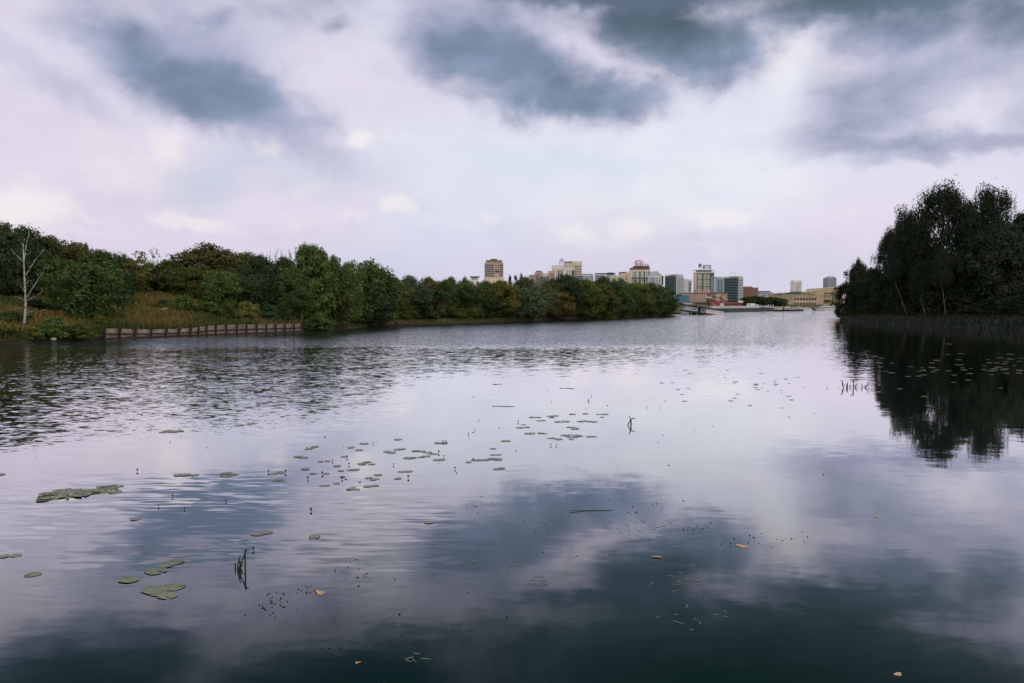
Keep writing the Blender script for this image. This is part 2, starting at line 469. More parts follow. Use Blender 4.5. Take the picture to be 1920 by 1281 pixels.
# ---------------------------------------------------------------- foliage
def leaf_material(name, trans=0.22):
    m, nt, out = new_mat(name)
    g = N(nt)
    oi = g.node('ShaderNodeObjectInfo')
    geo = g.node('ShaderNodeNewGeometry')
    co = g.node('ShaderNodeTexCoord').outputs['Object']
    nz = g.noise(co, 3.5, 4.0, 0.6)
    # season: parts of a crown are turning
    turn = g.smooth(g.noise(g.mapping(geo.outputs['Position'], scale=(0.22, 0.22, 0.22)), 1.0, 4.0, 0.6), 0.50, 0.72)
    rnd = geo.outputs['Random Per Island']
    f = g.math('MULTIPLY', g.lin(nz, 0.3, 0.7, 0.70, 1.48), g.lin(rnd, 0, 1, 0.6, 1.45))
    base = g.mix(g.math('MULTIPLY', turn, 0.28), oi.outputs['Color'], (0.085, 0.060, 0.020))
    base = g.mix(g.smooth(oi.outputs['Random'], 0, 1, 0, .18), base, (0.03, 0.05, 0.03))
    c = g.vmath('SCALE', base, scale=f)
    d = g.node('ShaderNodeBsdfDiffuse'); nt.links.new(c, d.inputs[0])
    t = g.node('ShaderNodeBsdfTranslucent'); nt.links.new(g.vmath('MULTIPLY', c, (1.1, 1.15, 0.6)), t.inputs[0])
    gl = g.node('ShaderNodeBsdfGlossy'); gl.inputs['Roughness'].default_value = 0.5; gl.inputs[0].default_value = (1, 1, 1, 1)
    mx = g.node('ShaderNodeMixShader'); mx.inputs[0].default_value = trans
    nt.links.new(d.outputs[0], mx.inputs[1]); nt.links.new(t.outputs[0], mx.inputs[2])
    m2 = g.node('ShaderNodeMixShader'); m2.inputs[0].default_value = 0.010
    nt.links.new(mx.outputs[0], m2.inputs[1]); nt.links.new(gl.outputs[0], m2.inputs[2])
    nt.links.new(m2.outputs[0], out.inputs['Surface'])
    return m

M_LEAF = leaf_material('tree_leaves')
M_BARK = simple_mat('brown_bark', (0.055, 0.045, 0.035), 0.9, 0.4, 6.0)
# birch bark: white with dark bands
M_BIRCH, nt, out = new_mat('birch_bark')
g = N(nt)
co = g.node('ShaderNodeTexCoord').outputs['Object']
bn = g.noise(g.mapping(co, scale=(1.0, 1.0, 3.0)), 1.6, 4.0, 0.6)
c = g.mix(g.smooth(bn, 0.50, 0.62), (0.38, 0.355, 0.325), (0.04, 0.036, 0.032))
p = g.node('ShaderNodeBsdfPrincipled'); nt.links.new(c, p.inputs['Base Color']); p.inputs['Roughness'].default_value = 0.8
nt.links.new(p.outputs[0], out.inputs['Surface'])

def quads_mesh(name, cen, nor, size, rng, aspect=0.6, axis=None):
    """one leaf-clump quad per centre"""
    n = len(cen)
    nor = nor / np.maximum(np.linalg.norm(nor, axis=1, keepdims=True), 1e-6)
    r = rng.normal(size=(n, 3)) if axis is None else axis + rng.normal(size=(n, 3)) * 0.25
    u = np.cross(nor, r); u /= np.maximum(np.linalg.norm(u, axis=1, keepdims=True), 1e-6)
    v = np.cross(nor, u)
    s = size[:, None]
    k = rng.uniform(0.5, 1.0, (n, 1)) * aspect
    P = np.stack([cen - u * s, cen + v * s * k * 0.9 - u * s * .1, cen + u * s, cen - v * s * k + u * s * .15], 1).reshape(-1, 3)
    me = bpy.data.meshes.new(name)
    me.vertices.add(4 * n); me.vertices.foreach_set('co', P.astype(np.float32).ravel())
    me.loops.add(4 * n); me.loops.foreach_set('vertex_index', np.arange(4 * n, dtype=np.int32))
    me.polygons.add(n)
    me.polygons.foreach_set('loop_start', np.arange(0, 4 * n, 4, dtype=np.int32))
    me.polygons.foreach_set('loop_total', np.full(n, 4, np.int32))
    me.update(calc_edges=True)
    me.materials.append(M_LEAF)
    return me

ENV = {   # crown radius along the crown height
    'round':  lambda t: np.power(np.clip(1 - np.abs(2 * t - 0.92) ** 3.0, 0, 1), 0.48),
    'tall':   lambda t: np.power(np.clip(np.sin(np.pi * np.clip(t * 0.86 + 0.12, 0, 1)), 0, 1), 0.8),
    'spire':  lambda t: np.clip(1.05 - t, 0, 1) ** 0.9,
    'bush':   lambda t: np.power(np.clip(1 - t ** 1.8, 0, 1), 0.6),
    'willow': lambda t: np.power(np.clip(1 - np.abs(2 * t - 0.8) ** 2.0, 0, 1), 0.6),
    'birch':  lambda t: np.power(np.clip(np.sin(np.pi * np.clip(t * 0.80 + 0.17, 0, 1)), 0, 1), 0.7),
    'loose':  lambda t: np.power(np.clip(1 - np.abs(2 * t - 1.1) ** 2.0, 0, 1), 0.6),
}

def make_proto(kind, seed, cb, ncl, nlf, leaf, rc, droop=0.0, asp=1.15, surf=0.5, flat=0.8):
    """unit tree: 1 high and about 1 wide.  returns (crown mesh, trunk mesh, clump centres)"""
    rng = np.random.default_rng(seed)
    env = ENV[kind]
    cen = []; nor = []; siz = []; clumps = []
    lob = rng.uniform(0, 2 * np.pi, 3)
    for i in range(ncl):
        t = rng.uniform(0.0, 1.0) ** 0.9
        a = rng.uniform(0, 2 * np.pi)
        rr = env(np.array([t]))[0] * (0.5 - rc * 0.75)
        rr *= 1 + 0.16 * math.sin(2 * a + lob[0]) + 0.13 * math.sin(3 * a + lob[1] + 4 * t)
        q = rng.uniform(surf, 1.0)
        c = np.array([math.cos(a) * rr * q, math.sin(a) * rr * q, cb + (1 - cb) * (t * (1 - rc * 0.9) + rc * 0.15)])
        clumps.append(c)
    # leading shoots make the outline uneven
    nmain = len(clumps)
    for i in range(16 if kind != 'spire' else 0):
        t = rng.uniform(0.35, 0.98); a = rng.uniform(0, 2 * np.pi)
        rr = env(np.array([t]))[0] * 0.5 * rng.uniform(0.85, 1.06)
        clumps.append(np.array([math.cos(a) * rr, math.sin(a) * rr, cb + (1 - cb) * t * rng.uniform(0.97, 1.03)]))
    for i, c in enumerate(clumps):
        r = rc * (rng.uniform(0.55, 1.25) if i < nmain else rng.uniform(0.3, 0.5))
        n = int(nlf * (rng.uniform(0.7, 1.3) if i < nmain else 0.32))
        d = rng.normal(size=(n, 3)); d /= np.linalg.norm(d, axis=1, keepdims=True)
        rad = rng.uniform(0.35, 1.0, (n, 1)) ** 0.5
        stray = rng.random((n, 1)) < 0.06
        rad = np.where(stray, rad * 1.35, rad)
        off = d * rad * r * np.array([1.0, 1.0, flat])
        if droop:
            off[:, 2] -= droop * rng.uniform(0, 1, n) ** 2 * (np.abs(off[:, 0]) + np.abs(off[:, 1]) > r * 0.5)
        P = c + off
        P[:, 2] = np.maximum(P[:, 2], 0.01)
        cen.append(P)
        ax = np.array([c[0], c[1], 0]) * 1.6
        nor.append(d + ax + np.array([0, 0, 0.45]) + rng.normal(size=(n, 3)) * 0.45)
        siz.append(leaf * rng.uniform(0.6, 1.5, n))
    if droop:      # hanging strands of a birch
        for c in clumps:
            for k in range(5):
                a = rng.uniform(0, 2 * np.pi)
                st = c + np.array([math.cos(a), math.sin(a), 0]) * rc * rng.uniform(0.5, 1.15)
                m = 12
                zz = np.linspace(0, droop * rng.uniform(0.7, 1.6), m)
                P = st + np.stack([np.cos(a) * zz * 0.12, np.sin(a) * zz * 0.12, -zz], 1) + rng.normal(size=(m, 3)) * 0.005
                P[:, 2] = np.maximum(P[:, 2], 0.02)
                cen.append(P); nor.append(np.tile([math.cos(a), math.sin(a), 0.2], (m, 1)) + rng.normal(size=(m, 3)) * 0.5)
                siz.append(leaf * rng.uniform(0.5, 1.0, m))
    cen = np.concatenate(cen); nor = np.concatenate(nor); siz = np.concatenate(siz)
    crown = quads_mesh('crown', cen, nor, siz, rng, 0.75 if not droop else 0.5)
    tb = MB()
    h = min(0.86, cb + (1 - cb) * 0.7)
    w = 0.022
    pts = [(0, 0, -0.03)] + [(rng.normal() * 0.012, rng.normal() * 0.012, h * k / 5) for k in range(1, 6)]
    tb.tube(pts, [w * 1.35, w, w * .85, w * .65, w * .45, w * .2], 7)
    for c in sorted(clumps, key=lambda c: c[2])[:: max(1, ncl // 9)]:
        z0 = max(0.06, min(h * 0.85, c[2] * 0.62))
        mid = np.array([c[0] * 0.45, c[1] * 0.45, z0 + (c[2] - z0) * 0.6])
        tb.tube([(0, 0, z0), mid, c], [w * .45, w * .3, w * .1], 5)
    return crown, tb.mesh('trunk'), clumps

PROTO = {}
def proto(key, n, *a, **k):
    PROTO[key] = [make_proto(a[0], 100 * len(PROTO) + i, *a[1:], **k) for i in range(n)]
proto('round', 5, 'round', 0.05, 100, 130, 0.0175, 0.145)
proto('tall', 3, 'tall', 0.06, 95, 125, 0.0175, 0.14)
proto('spire', 2, 'spire', 0.05, 46, 60, 0.022, 0.10)
proto('loose', 2, 'loose', 0.30, 34, 46, 0.020, 0.105)
proto('willow', 2, 'willow', 0.04, 100, 120, 0.017, 0.14, droop=0.03)
proto('birch', 3, 'birch', 0.06, 170, 130, 0.0125, 0.115, droop=0.06)
proto('bush', 4, 'bush', 0.0, 44, 110, 0.026, 0.18)
for k in PROTO:
    for c, t, _ in PROTO[k]:
        t.materials.append(M_BARK)
_cnt = {}

PAL = {
    'dark': (0.034, 0.056, 0.018), 'mid': (0.054, 0.088, 0.021), 'green': (0.072, 0.116, 0.024), 'olive': (0.080, 0.096, 0.020),
    'brown': (0.078, 0.076, 0.022), 'orange': (0.108, 0.082, 0.022), 'blue': (0.038, 0.064, 0.026), 'silver': (0.080, 0.108, 0.055),
    'lime': (0.140, 0.150, 0.030), 'pale': (0.095, 0.110, 0.048), 'golden': (0.108, 0.098, 0.020),
    'shade': (0.0085, 0.018, 0.0075), 'shade2': (0.012, 0.023, 0.009), 'shadebrown': (0.022, 0.022, 0.010),  # shaded side of the right-hand trees is put into these darker leaf colours
}
NAMES = {'round': 'deciduous_tree', 'tall': 'deciduous_tree', 'spire': 'conifer_tree', 'loose': 'airy_tree', 'willow': 'willow_tree', 'birch': 'birch_tree', 'bush': 'bush'}

def plant(kind, X, Y, w, h, color, label, cat, group=None, z=None, variant=None, rz=None, lean=(0, 0)):
    i = _cnt.get(kind, 0); _cnt[kind] = i + 1
    crown, trunk, _ = PROTO[kind][i % len(PROTO[kind]) if variant is None else variant]
    z = gz(X, Y) if z is None else z
    root = empty(NAMES[kind], (X, Y, z), rz if rz is not None else random.uniform(0, 6.28), label, cat, group)
    root.rotation_euler = (lean[0], lean[1], root.rotation_euler.z)
    c = bpy.data.objects.new('crown', crown); COL.objects.link(c); c.parent = root
    c.scale = (w, w, h)
    col = PAL[color]; j = random.uniform(0.9, 1.12)
    c.color = (col[0] * j, col[1] * j, col[2] * j, 1)
    t = bpy.data.objects.new('trunk' if kind != 'bush' else 'stem', trunk); COL.objects.link(t); t.parent = root
    t.scale = (w * 0.8 if kind != 'bush' else w * .5, w * 0.8 if kind != 'bush' else w * .5, h)
    return root

def plant_px(kind, px, top, D, wpx, color, label, cat='tree', group=None, **k):
    X = (px - 960) / F * D
    z = gz(X, D)
    if z < 0: print('IN WATER', label, X, D, z)
    ztop = at_y(px, top, D).z
    return plant(kind, X, D, wpx / F * D * (1.4 if kind not in ('spire', 'loose', 'bush') else 1.15), (ztop - z) * 1.02, color, label, cat, group, z=z, **k)

LEFT_TREES = [
 ('round', 8, 417, 98, 92, 'dark', 'dark green round-topped tree at the left edge behind the bare birch'),
 ('round', 50, 425, 104, 84, 'dark', 'dark green tree rising directly behind the top of the bare birch'),
 ('round', 100, 444, 108, 84, 'brown', 'brownish tree just right of the bare birch, first brown crown from the left'),
 ('round', 143, 456, 114, 74, 'olive', 'olive-brown round tree between the brown crown and the thin pointed treetop'),
 ('spire', 165, 456, 119, 26, 'dark', 'thin pointed treetop poking up behind the big dark leafy tree by the wall'),
 ('round', 196, 469, 113, 84, 'mid', 'mid green broad tree behind the big low-branching tree at the wall end'),
 ('round', 238, 483, 116, 66, 'golden', 'golden-olive tree at the left rim of the grassy clearing'),
 ('round', 168, 494, 93, 112, 'mid', 'big bushy dark green tree branching to the ground left of the concrete wall'),
 ('loose', 285, 469, 134, 66, 'pale', 'pale airy tree with sky showing through, over the grassy clearing'),
 ('spire', 327, 477, 134, 30, 'mid', 'small pointed tree right of the pale airy tree on the ridge'),
 ('round', 320, 489, 125, 76, 'olive', 'olive green round tree standing at the top of the grassy clearing'),
 ('round', 388, 460, 128, 112, 'brown', 'largest brown-olive dome-shaped tree on the left ridge'),
 ('round', 430, 469, 130, 64, 'orange', 'orange-tinged treetop right of the largest brown dome'),
 ('tall', 420, 506, 114, 66, 'green', 'lighter green oval tree in front of the brown dome, above the dry grass'),
 ('round', 465, 473, 131, 74, 'olive', 'olive tree with yellowish top left of the blue-green willows'),
 ('willow', 490, 476, 119, 100, 'blue', 'broad blue-green willow behind the small yellow-green tree'),
 ('willow', 535, 480, 128, 90, 'blue', 'blue-green willow left of the tallest tree of the left bank'),
 ('tall', 588, 459, 119, 92, 'green', 'tallest green tree of the left bank, at the right end of the concrete wall'),
 ('round', 556, 506, 116, 66, 'mid', 'dark green tree leaning over the right end of the concrete wall'),
 ('tall', 571, 464, 121, 34, 'green', 'left of the two slim pointed tops flanking the tallest left bank tree'),
 ('tall', 604, 466, 120, 34, 'mid', 'right of the two slim pointed tops flanking the tallest left bank tree'),
 ('tall', 628, 480, 125, 44, 'mid', 'slim green tree tight against the right side of the tallest tree'),
 ('round', 655, 491, 131, 66, 'green', 'mid green tree two crowns right of the tallest tree'),
 ('round', 697, 491, 140, 78, 'mid', 'wide dark green tree with ragged top at the end of the high left wood'),
 ('tall', 640, 528, 125, 70, 'olive', 'lower olive green tree at the waterside in front of the slim green tree'),
 ('round', 722, 512, 146, 48, 'olive', 'olive-brown tree on the step down from the high wood to the low wood'),
 ('willow', 768, 514, 156, 72, 'silver', 'silvery blue-green willow at the start of the low wood'),
 ('round', 742, 522, 162, 44, 'dark', 'dark tree half hidden left of the silvery willow'),
 ('round', 804, 520, 166, 44, 'dark', 'dark round treetop right behind the silvery willow'),
 ('round', 815, 527, 160, 44, 'orange', 'orange-brown tree between the silvery willow and the white rooftop'),
 ('tall', 845, 519, 164, 50, 'mid', 'green tree with spiky top right of the orange-brown tree'),
 ('round', 872, 523, 168, 44, 'green', 'green tree just left of the white rooftop box'),
 ('round', 890, 536, 166, 34, 'orange', 'rusty tree below the white rooftop box'),
 ('round', 910, 526, 174, 44, 'mid', 'green tree in front of the foot of the lone tan tower'),
 ('round', 938, 526, 174, 62, 'golden', 'yellow-brown tree below the lone tan tower, right half'),
 ('willow', 985, 518, 180, 80, 'silver', 'broad pale grey-green crown right of the three dark conifers'),
 ('round', 1026, 533, 190, 50, 'brown', 'brown tree below the pink stepped apartment block'),
 ('round', 1056, 517, 198, 76, 'dark', 'dark green round tree in front of the white block with the chevron sign'),
 ('round', 1042, 546, 192, 56, 'orange', 'orange-olive tree low in front of the dark round tree below the chevron sign'),
 ('round', 1096, 524, 208, 60, 'olive', 'olive tree below the low blue-grey office blocks'),
 ('round', 1131, 520, 222, 52, 'dark', 'dark green treetop in front of the long grey block'),
 ('round', 1126, 534, 214, 54, 'brown', 'brownish tree low in front of the long grey block'),
 ('round', 1164, 525, 232, 54, 'mid', 'green tree left below the tower with the oval red sign'),
 ('round', 1192, 529, 244, 54, 'olive', 'olive tree right below the tower with the oval red sign'),
 ('round', 1220, 530, 256, 52, 'mid', 'green tree below the grey gabled block, second from the tip of the wood'),
 ('round', 1243, 538, 268, 46, 'dark', 'dark green tree on the tip of the left wood'),
 ('tall', 1255, 556, 276, 22, 'olive', 'smallest tree at the very tip of the left wood, by the pale pole'),
]
for kind, px, top, D, w, colr, lab in LEFT_TREES:
    plant_px(kind, px, top, D, w, colr, lab)
for px, top in ((956, 516), (967, 514), (977, 513)):
    plant_px('spire', px, top, 215, 22, 'shade2', 'small dark conifer in the row of three right of the lone tan tower', group='three dark conifers over the low wood')

# trees packed between and behind the ones with a silhouette of their own
rng = random.Random(11)
fill = [(285, 515, 132), (262, 512, 128), (300, 530, 126), (-20, 440, 104), (25, 470, 96), (70, 470, 99), (110, 480, 102), (205, 500, 101), (250, 500, 120), (345, 500, 126), (365, 500, 120), (455, 505, 122), (510, 505, 116), (535, 520, 117),
        (575, 510, 122), (610, 515, 124), (670, 515, 132), (700, 525, 136), (620, 550, 121.5), (665, 545, 133)]
for px, top, D in fill:
    plant_px('round', px, top + rng.uniform(-6, 6), D + 3, rng.uniform(60, 84), rng.choice(['dark', 'mid', 'blue', 'mid', 'olive']), 'shadowy green tree packed inside the high wood on the left bank', group='trees packed inside the high left wood')
for k in range(30):
    px = 735 + k * 17.6
    D = np.interp(px, [735, 900, 1100, 1250], [152, 168, 213, 281]) + rng.uniform(-2, 6)
    top = np.interp(px, [735, 900, 1100, 1200, 1250], [535, 545, 543, 545, 556]) + rng.uniform(-10, 8)
    plant_px('round' if k % 3 else 'tall', px, top, D, rng.uniform(38, 56) * 160 / D * 1.15, rng.choice(['dark', 'mid', 'mid', 'olive', 'brown', 'blue', 'green']),
             'leafy tree packed inside the low wood along the far left shore', group='trees packed inside the low far wood')

# shrubs and saplings
BUSHES = [
 (463, 564, 107.5, 46, 'lime', 'small bright yellow-green tree in the dry grass above the concrete wall'),
 (483, 568, 108, 18, 'pale', 'narrow pale shrub beside the small yellow-green tree'),
 (345, 553, 106, 52, 'green', 'bright green shrub in the middle of the grassy clearing'),
 (308, 562, 108, 34, 'mid', 'dark green shrub left in the grassy clearing below the olive tree'),
 (392, 566, 107, 54, 'green', 'green shrub under the brown dome tree at the rim of the dry grass'),
 (428, 566, 107, 44, 'mid', 'dark shrub touching the small yellow-green tree on its left'),
 (505, 572, 111, 50, 'blue', 'blue-green shrub under the willow behind the dry grass'),
 (540, 578, 113, 40, 'mid', 'low dark shrub at the right end of the dry grass'),
 (25, 583, 84, 70, 'mid', 'large green shrub at the left edge in front of the wood'),
 (72, 560, 92, 52, 'shadebrown', 'reddish brown half-dead shrub behind the bare birch'),
 (100, 594, 82.5, 66, 'green', 'green waterside shrub right of the bare birch foot'),
 (150, 606, 84.5, 56, 'olive', 'olive waterside shrub just left of the concrete wall'),
 (60, 612, 80.5, 40, 'lime', 'low yellow-green weed bush at the foot of the bare birch'),
 (8, 618, 79.5, 52, 'dark', 'low dark bush at the waterline on the left edge'),
 (186, 592, 90, 34, 'golden', 'golden weed bush behind the left end of the concrete wall'),
 (598, 588, 115, 56, 'green', 'light green reed-like bush right beside the end of the concrete wall'),
 (577, 600, 113, 26, 'mid', 'small green bush touching the last post of the concrete wall'),
]
for px, top, D, w, colr, lab in BUSHES:
    plant_px('bush', px, top, D, w, colr, lab, 'bush')
BL = {'green': 'green shrub hanging over the waterline below the left wood', 'olive': 'olive shrub at the waterline below the left wood',
      'brown': 'brown-leaved shrub at the waterline below the left wood', 'dark': 'dark shrub at the waterline below the left wood',
      'lime': 'yellow-green shrub at the waterline below the left wood'}
for k in range(40):
    px = 626 + k * 16.0 + rng.uniform(-5, 5)
    D = np.interp(px, [626, 650, 685, 722, 800, 900, 1010, 1100, 1200, 1262], [121.5, 128, 139, 147, 155, 164, 187, 211, 248, 279])
    D += rng.uniform(0.4, 1.6)
    colr = ['green', 'olive', 'dark', 'green', 'brown', 'dark', 'lime', 'olive'][k % 8]
    top = 570 + (CAM_H - rng.uniform(2.4, 4.0)) / D * F
    plant_px('bush', px, top, D, rng.uniform(34, 52) * 125 / D * 1.1, colr, BL[colr], 'bush', colr + ' shrubs at the waterline below the left wood')

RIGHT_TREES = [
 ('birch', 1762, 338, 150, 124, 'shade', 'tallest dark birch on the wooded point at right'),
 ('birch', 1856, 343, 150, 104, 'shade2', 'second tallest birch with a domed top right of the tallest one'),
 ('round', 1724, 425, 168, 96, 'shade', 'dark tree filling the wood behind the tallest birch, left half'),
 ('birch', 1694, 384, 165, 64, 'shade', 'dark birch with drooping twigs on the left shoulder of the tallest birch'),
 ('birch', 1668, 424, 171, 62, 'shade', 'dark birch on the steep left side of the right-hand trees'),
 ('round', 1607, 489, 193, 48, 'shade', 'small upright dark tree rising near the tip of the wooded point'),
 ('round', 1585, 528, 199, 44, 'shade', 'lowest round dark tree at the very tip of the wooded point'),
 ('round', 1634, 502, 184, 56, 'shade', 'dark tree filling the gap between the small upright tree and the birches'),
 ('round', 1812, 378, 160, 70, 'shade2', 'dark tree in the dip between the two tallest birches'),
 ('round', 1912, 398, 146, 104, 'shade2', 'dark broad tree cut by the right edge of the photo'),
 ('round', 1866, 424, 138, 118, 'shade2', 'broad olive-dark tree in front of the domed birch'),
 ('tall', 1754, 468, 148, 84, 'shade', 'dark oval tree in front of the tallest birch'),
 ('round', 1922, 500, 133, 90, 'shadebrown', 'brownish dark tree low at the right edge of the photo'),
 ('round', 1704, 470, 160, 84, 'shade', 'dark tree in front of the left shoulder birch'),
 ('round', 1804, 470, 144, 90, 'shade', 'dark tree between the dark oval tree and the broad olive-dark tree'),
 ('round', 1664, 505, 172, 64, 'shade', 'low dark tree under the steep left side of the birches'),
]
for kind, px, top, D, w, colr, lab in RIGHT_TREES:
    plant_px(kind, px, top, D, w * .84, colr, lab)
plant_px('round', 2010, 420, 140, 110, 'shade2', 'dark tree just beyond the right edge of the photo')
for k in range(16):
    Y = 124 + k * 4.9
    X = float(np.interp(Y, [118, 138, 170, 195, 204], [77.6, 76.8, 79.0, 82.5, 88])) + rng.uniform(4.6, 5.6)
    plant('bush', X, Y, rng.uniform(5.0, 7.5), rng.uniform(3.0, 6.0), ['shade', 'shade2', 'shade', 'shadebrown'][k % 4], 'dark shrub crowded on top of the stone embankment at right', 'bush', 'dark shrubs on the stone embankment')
M_DIM = simple_mat('dull_birch_bark', (0.13, 0.125, 0.11), 0.85, 0.6, 2.5)
# slim pale stems standing in front of the dark foliage
def pale_stem(base, top, D, w, label, leaf=(0.014, 0.024, 0.013, 1)):
    b = at_y(base[0], base[1], D); t = at_y(top[0], top[1], D)
    b.z = gz(b.x, b.y) - 0.1
    root = empty('birch_tree', b, 0, label, 'tree')
    tb = MB(); d = t - b
    pts = [d * s + Vector((0.1 * math.sin(5 * s), 0, 0)) for s in (0, .2, .4, .6, .8, 1)]
    tb.tube(pts, [w * k * .75 for k in (1, .9, .8, .65, .5, .3)], 7)
    tb.build('trunk', M_DIM, root, True)
    c = bpy.data.objects.new('crown', PROTO['birch'][0][0]); COL.objects.link(c); c.parent = root
    c.location = d * 0.62; c.scale = (4.5, 4.5, d.length * 0.62); c.color = leaf
pale_stem((1708, 592), (1660, 478), 155, 0.11, 'slim pale birch stem leaning left in front of the dark right-hand trees')
pale_stem((1741, 590), (1716, 515), 146, 0.08, 'short thin birch stem leaning left, between the two longer stems')
pale_stem((1775, 590), (1762, 495), 141, 0.10, 'upright thin birch stem under the tallest dark birch')
pale_stem((566, 612), (564, 555), 113, 0.05, 'thin pale birch stem beside the right end of the concrete wall', (0.05, 0.078, 0.02, 1))

for (bx, by), (tx, ty), D, lab in [((834, 582), (832, 540), 157, 'thin pale stem in the low wood right of the silvery willow'), ((878, 580), (875, 545), 163, 'thin pale stem in the low wood under the white rooftop box'),
                              ((1071, 582), (1069, 556), 200, 'short pale stem in the low wood below the chevron sign'), ((643, 600), (640, 530), 124.5, 'pale stem at the waterside in front of the high left wood')]:
    pale_stem((bx, by), (tx, ty), D, .06, lab, (0.05, 0.08, 0.02, 1))

# ---------------------------------------------------------------- the bare birch
Yb = 82.0
root = empty('bare_birch', (at_y(42, 628, Yb).x, Yb, 0), 0, 'leafless white birch with crooked branches on the left shore', 'tree')
def rel(px, py, dy=0.0):
    p = at_y(px, py, Yb + dy)
    return p - root.location
trunk = [(42, 632), (45, 610), (47, 590), (48, 568), (47, 545), (46, 521), (45, 497), (44, 470)]
tr = MB(); tr.tube([rel(*p) for p in trunk], [.15, .125, .11, .10, .09, .08, .07, .06], 8)
tr.build('trunk', M_BIRCH, root, True)
BR = [([(44, 470), (43.5, 458), (46, 447)], .06), ([(45, 492), (47.5, 472), (50, 456), (54, 441), (54.5, 418)], .065), ([(45, 494), (37, 485), (27, 475), (20, 467)], .05),
      ([(45.7, 521), (54, 507), (65, 489), (75, 477), (83, 467)], .07), ([(49, 563), (57, 547), (68, 530), (79, 512), (83, 504), (92, 501)], .075),
      ([(48, 588), (56, 584), (75, 584), (88, 580)], .04), ([(47, 566), (40, 560), (30, 556), (26, 557)], .04), ([(47, 548), (42, 540), (36, 533)], .035), ([(48, 565), (58, 560), (72, 552), (80, 547)], .045),
      ([(46, 535), (55, 527), (66, 524)], .03), ([(44, 466), (40, 456), (33, 449)], .03), ([(81, 510), (86, 498)], .03), ([(47, 602), (56, 601), (67, 602)], .03), ([(47, 478), (56, 475), (66, 473)], .025), ([(46, 580), (38, 578), (28, 575)], .03)]
for pts, r in BR:
    b = MB(); n = len(pts)
    b.tube([rel(x, y, 0.25 * i * (1 if len(pts) % 2 else -1)) for i, (x, y) in enumerate(pts)], [r * .72 * (1 - 0.7 * i / (n - 1)) for i in range(n)], 6)
    b.build('branch', M_BIRCH, root, True)
# bare twigs above the willows
for px, D in ((492, 126), (508, 127), (519, 127), (531, 128), (547, 126)):
    X = (px - 960) / F * D; z = gz(X, D)
    b = MB(); top = at_y(px, 466 + rng.uniform(-2, 7), D).z - z
    b.tube([(0, 0, 0), (.1, 0, top * .5), (0, 0, top)], [.12, .08, .02], 5)
    for k in range(9):
        zz = top * rng.uniform(.72, .95); a = rng.uniform(0, 6.28); l = rng.uniform(.5, 1.1)
        b.tube([(0, 0, zz), (math.cos(a) * l * .4, math.sin(a) * l * .4, zz + l * .6), (math.cos(a) * l * .5, math.sin(a) * l * .5, zz + l * 1.1)], [.03, .022, .01], 4)
    o = b.build('bare_tree', M_BARK)
    o.location = (X, D, z)
    tag(o, 'leafless grey treetop sticking up over the blue-green willows', 'tree', 'leafless treetops over the willows')

# ---------------------------------------------------------------- grasses
def grass(name, pts, h, w, rng, mat, label):
    """upright blades in loose tufts"""
    n = len(pts)
    a = rng.uniform(0, 2 * np.pi, n)
    hh = h * rng.uniform(0.5, 1.4, n)
    lean = rng.normal(size=(n, 2)) * 0.25 * hh[:, None]
    ux, uy = np.cos(a) * w, np.sin(a) * w
    base = pts - np.array([0, 0, 0.05])
    P = np.stack([base + np.stack([-ux, -uy, 0 * a], 1), base + np.stack([ux, uy, 0 * a], 1),
                  base + np.stack([lean[:, 0] + ux * .5, lean[:, 1] + uy * .5, hh], 1), base + np.stack([lean[:, 0] - ux * .5, lean[:, 1] - uy * .5, hh], 1)], 1).reshape(-1, 3)
    me = bpy.data.meshes.new(name)
    me.vertices.add(4 * n); me.vertices.foreach_set('co', P.astype(np.float32).ravel())
    me.loops.add(4 * n); me.loops.foreach_set('vertex_index', np.arange(4 * n, dtype=np.int32))
    me.polygons.add(n); me.polygons.foreach_set('loop_start', np.arange(0, 4 * n, 4, dtype=np.int32)); me.polygons.foreach_set('loop_total', np.full(n, 4, np.int32))
    me.update(calc_edges=True)
    o = link_mesh(name, me, mat)
    return tag(o, label, 'grass', kind='stuff')

def grass_mat(name, c1, c2):
    m, nt, out = new_mat(name)
    g = N(nt)
    geo = g.node('ShaderNodeNewGeometry')
    nz = g.noise(geo.outputs['Position'], 0.35, 4.0, 0.6)
    c = g.mix(g.smooth(nz, 0.42, 0.58), c1, c2)
    c = g.vmath('SCALE', c, scale=g.lin(geo.outputs['Random Per Island'], 0, 1, 0.55, 1.5))
    d = g.node('ShaderNodeBsdfDiffuse'); nt.links.new(c, d.inputs[0])
    t = g.node('ShaderNodeBsdfTranslucent'); nt.links.new(c, t.inputs[0])
    mx = g.node('ShaderNodeMixShader'); mx.inputs[0].default_value = 0.3
    nt.links.new(d.outputs[0], mx.inputs[1]); nt.links.new(t.outputs[0], mx.inputs[2]); nt.links.new(mx.outputs[0], out.inputs['Surface'])
    return m
nrng = np.random.default_rng(5)
def scatter(n, x0, x1, y0, y1, dmin, dmax):
    X = nrng.uniform(x0, x1, n); Y = nrng.uniform(y0, y1, n)
    d = signed(LEFT, X, Y)
    k = (d > dmin) & (d < dmax)
    X, Y = X[k], Y[k]
    return np.stack([X, Y, ground_z(X, Y)], 1)
hill = scatter(90000, -70, -22, 78, 125, 0.95, 26)
hill = hill[hill[:, 2] > 0.5]
sel = np.sin(hill[:, 0] * 0.35 + 1.1 * np.sin(hill[:, 1] * 0.23)) + 0.8 * np.sin(hill[:, 1] * 0.41 + hill[:, 0] * 0.15) + nrng.normal(size=len(hill)) * 0.5
grass('dry_grass', hill[sel > -0.35], 0.75, 0.06, nrng, grass_mat('dry_grass', (0.215, 0.150, 0.055), (0.150, 0.132, 0.046)), 'dry orange-brown grass covering the slope above the concrete wall')
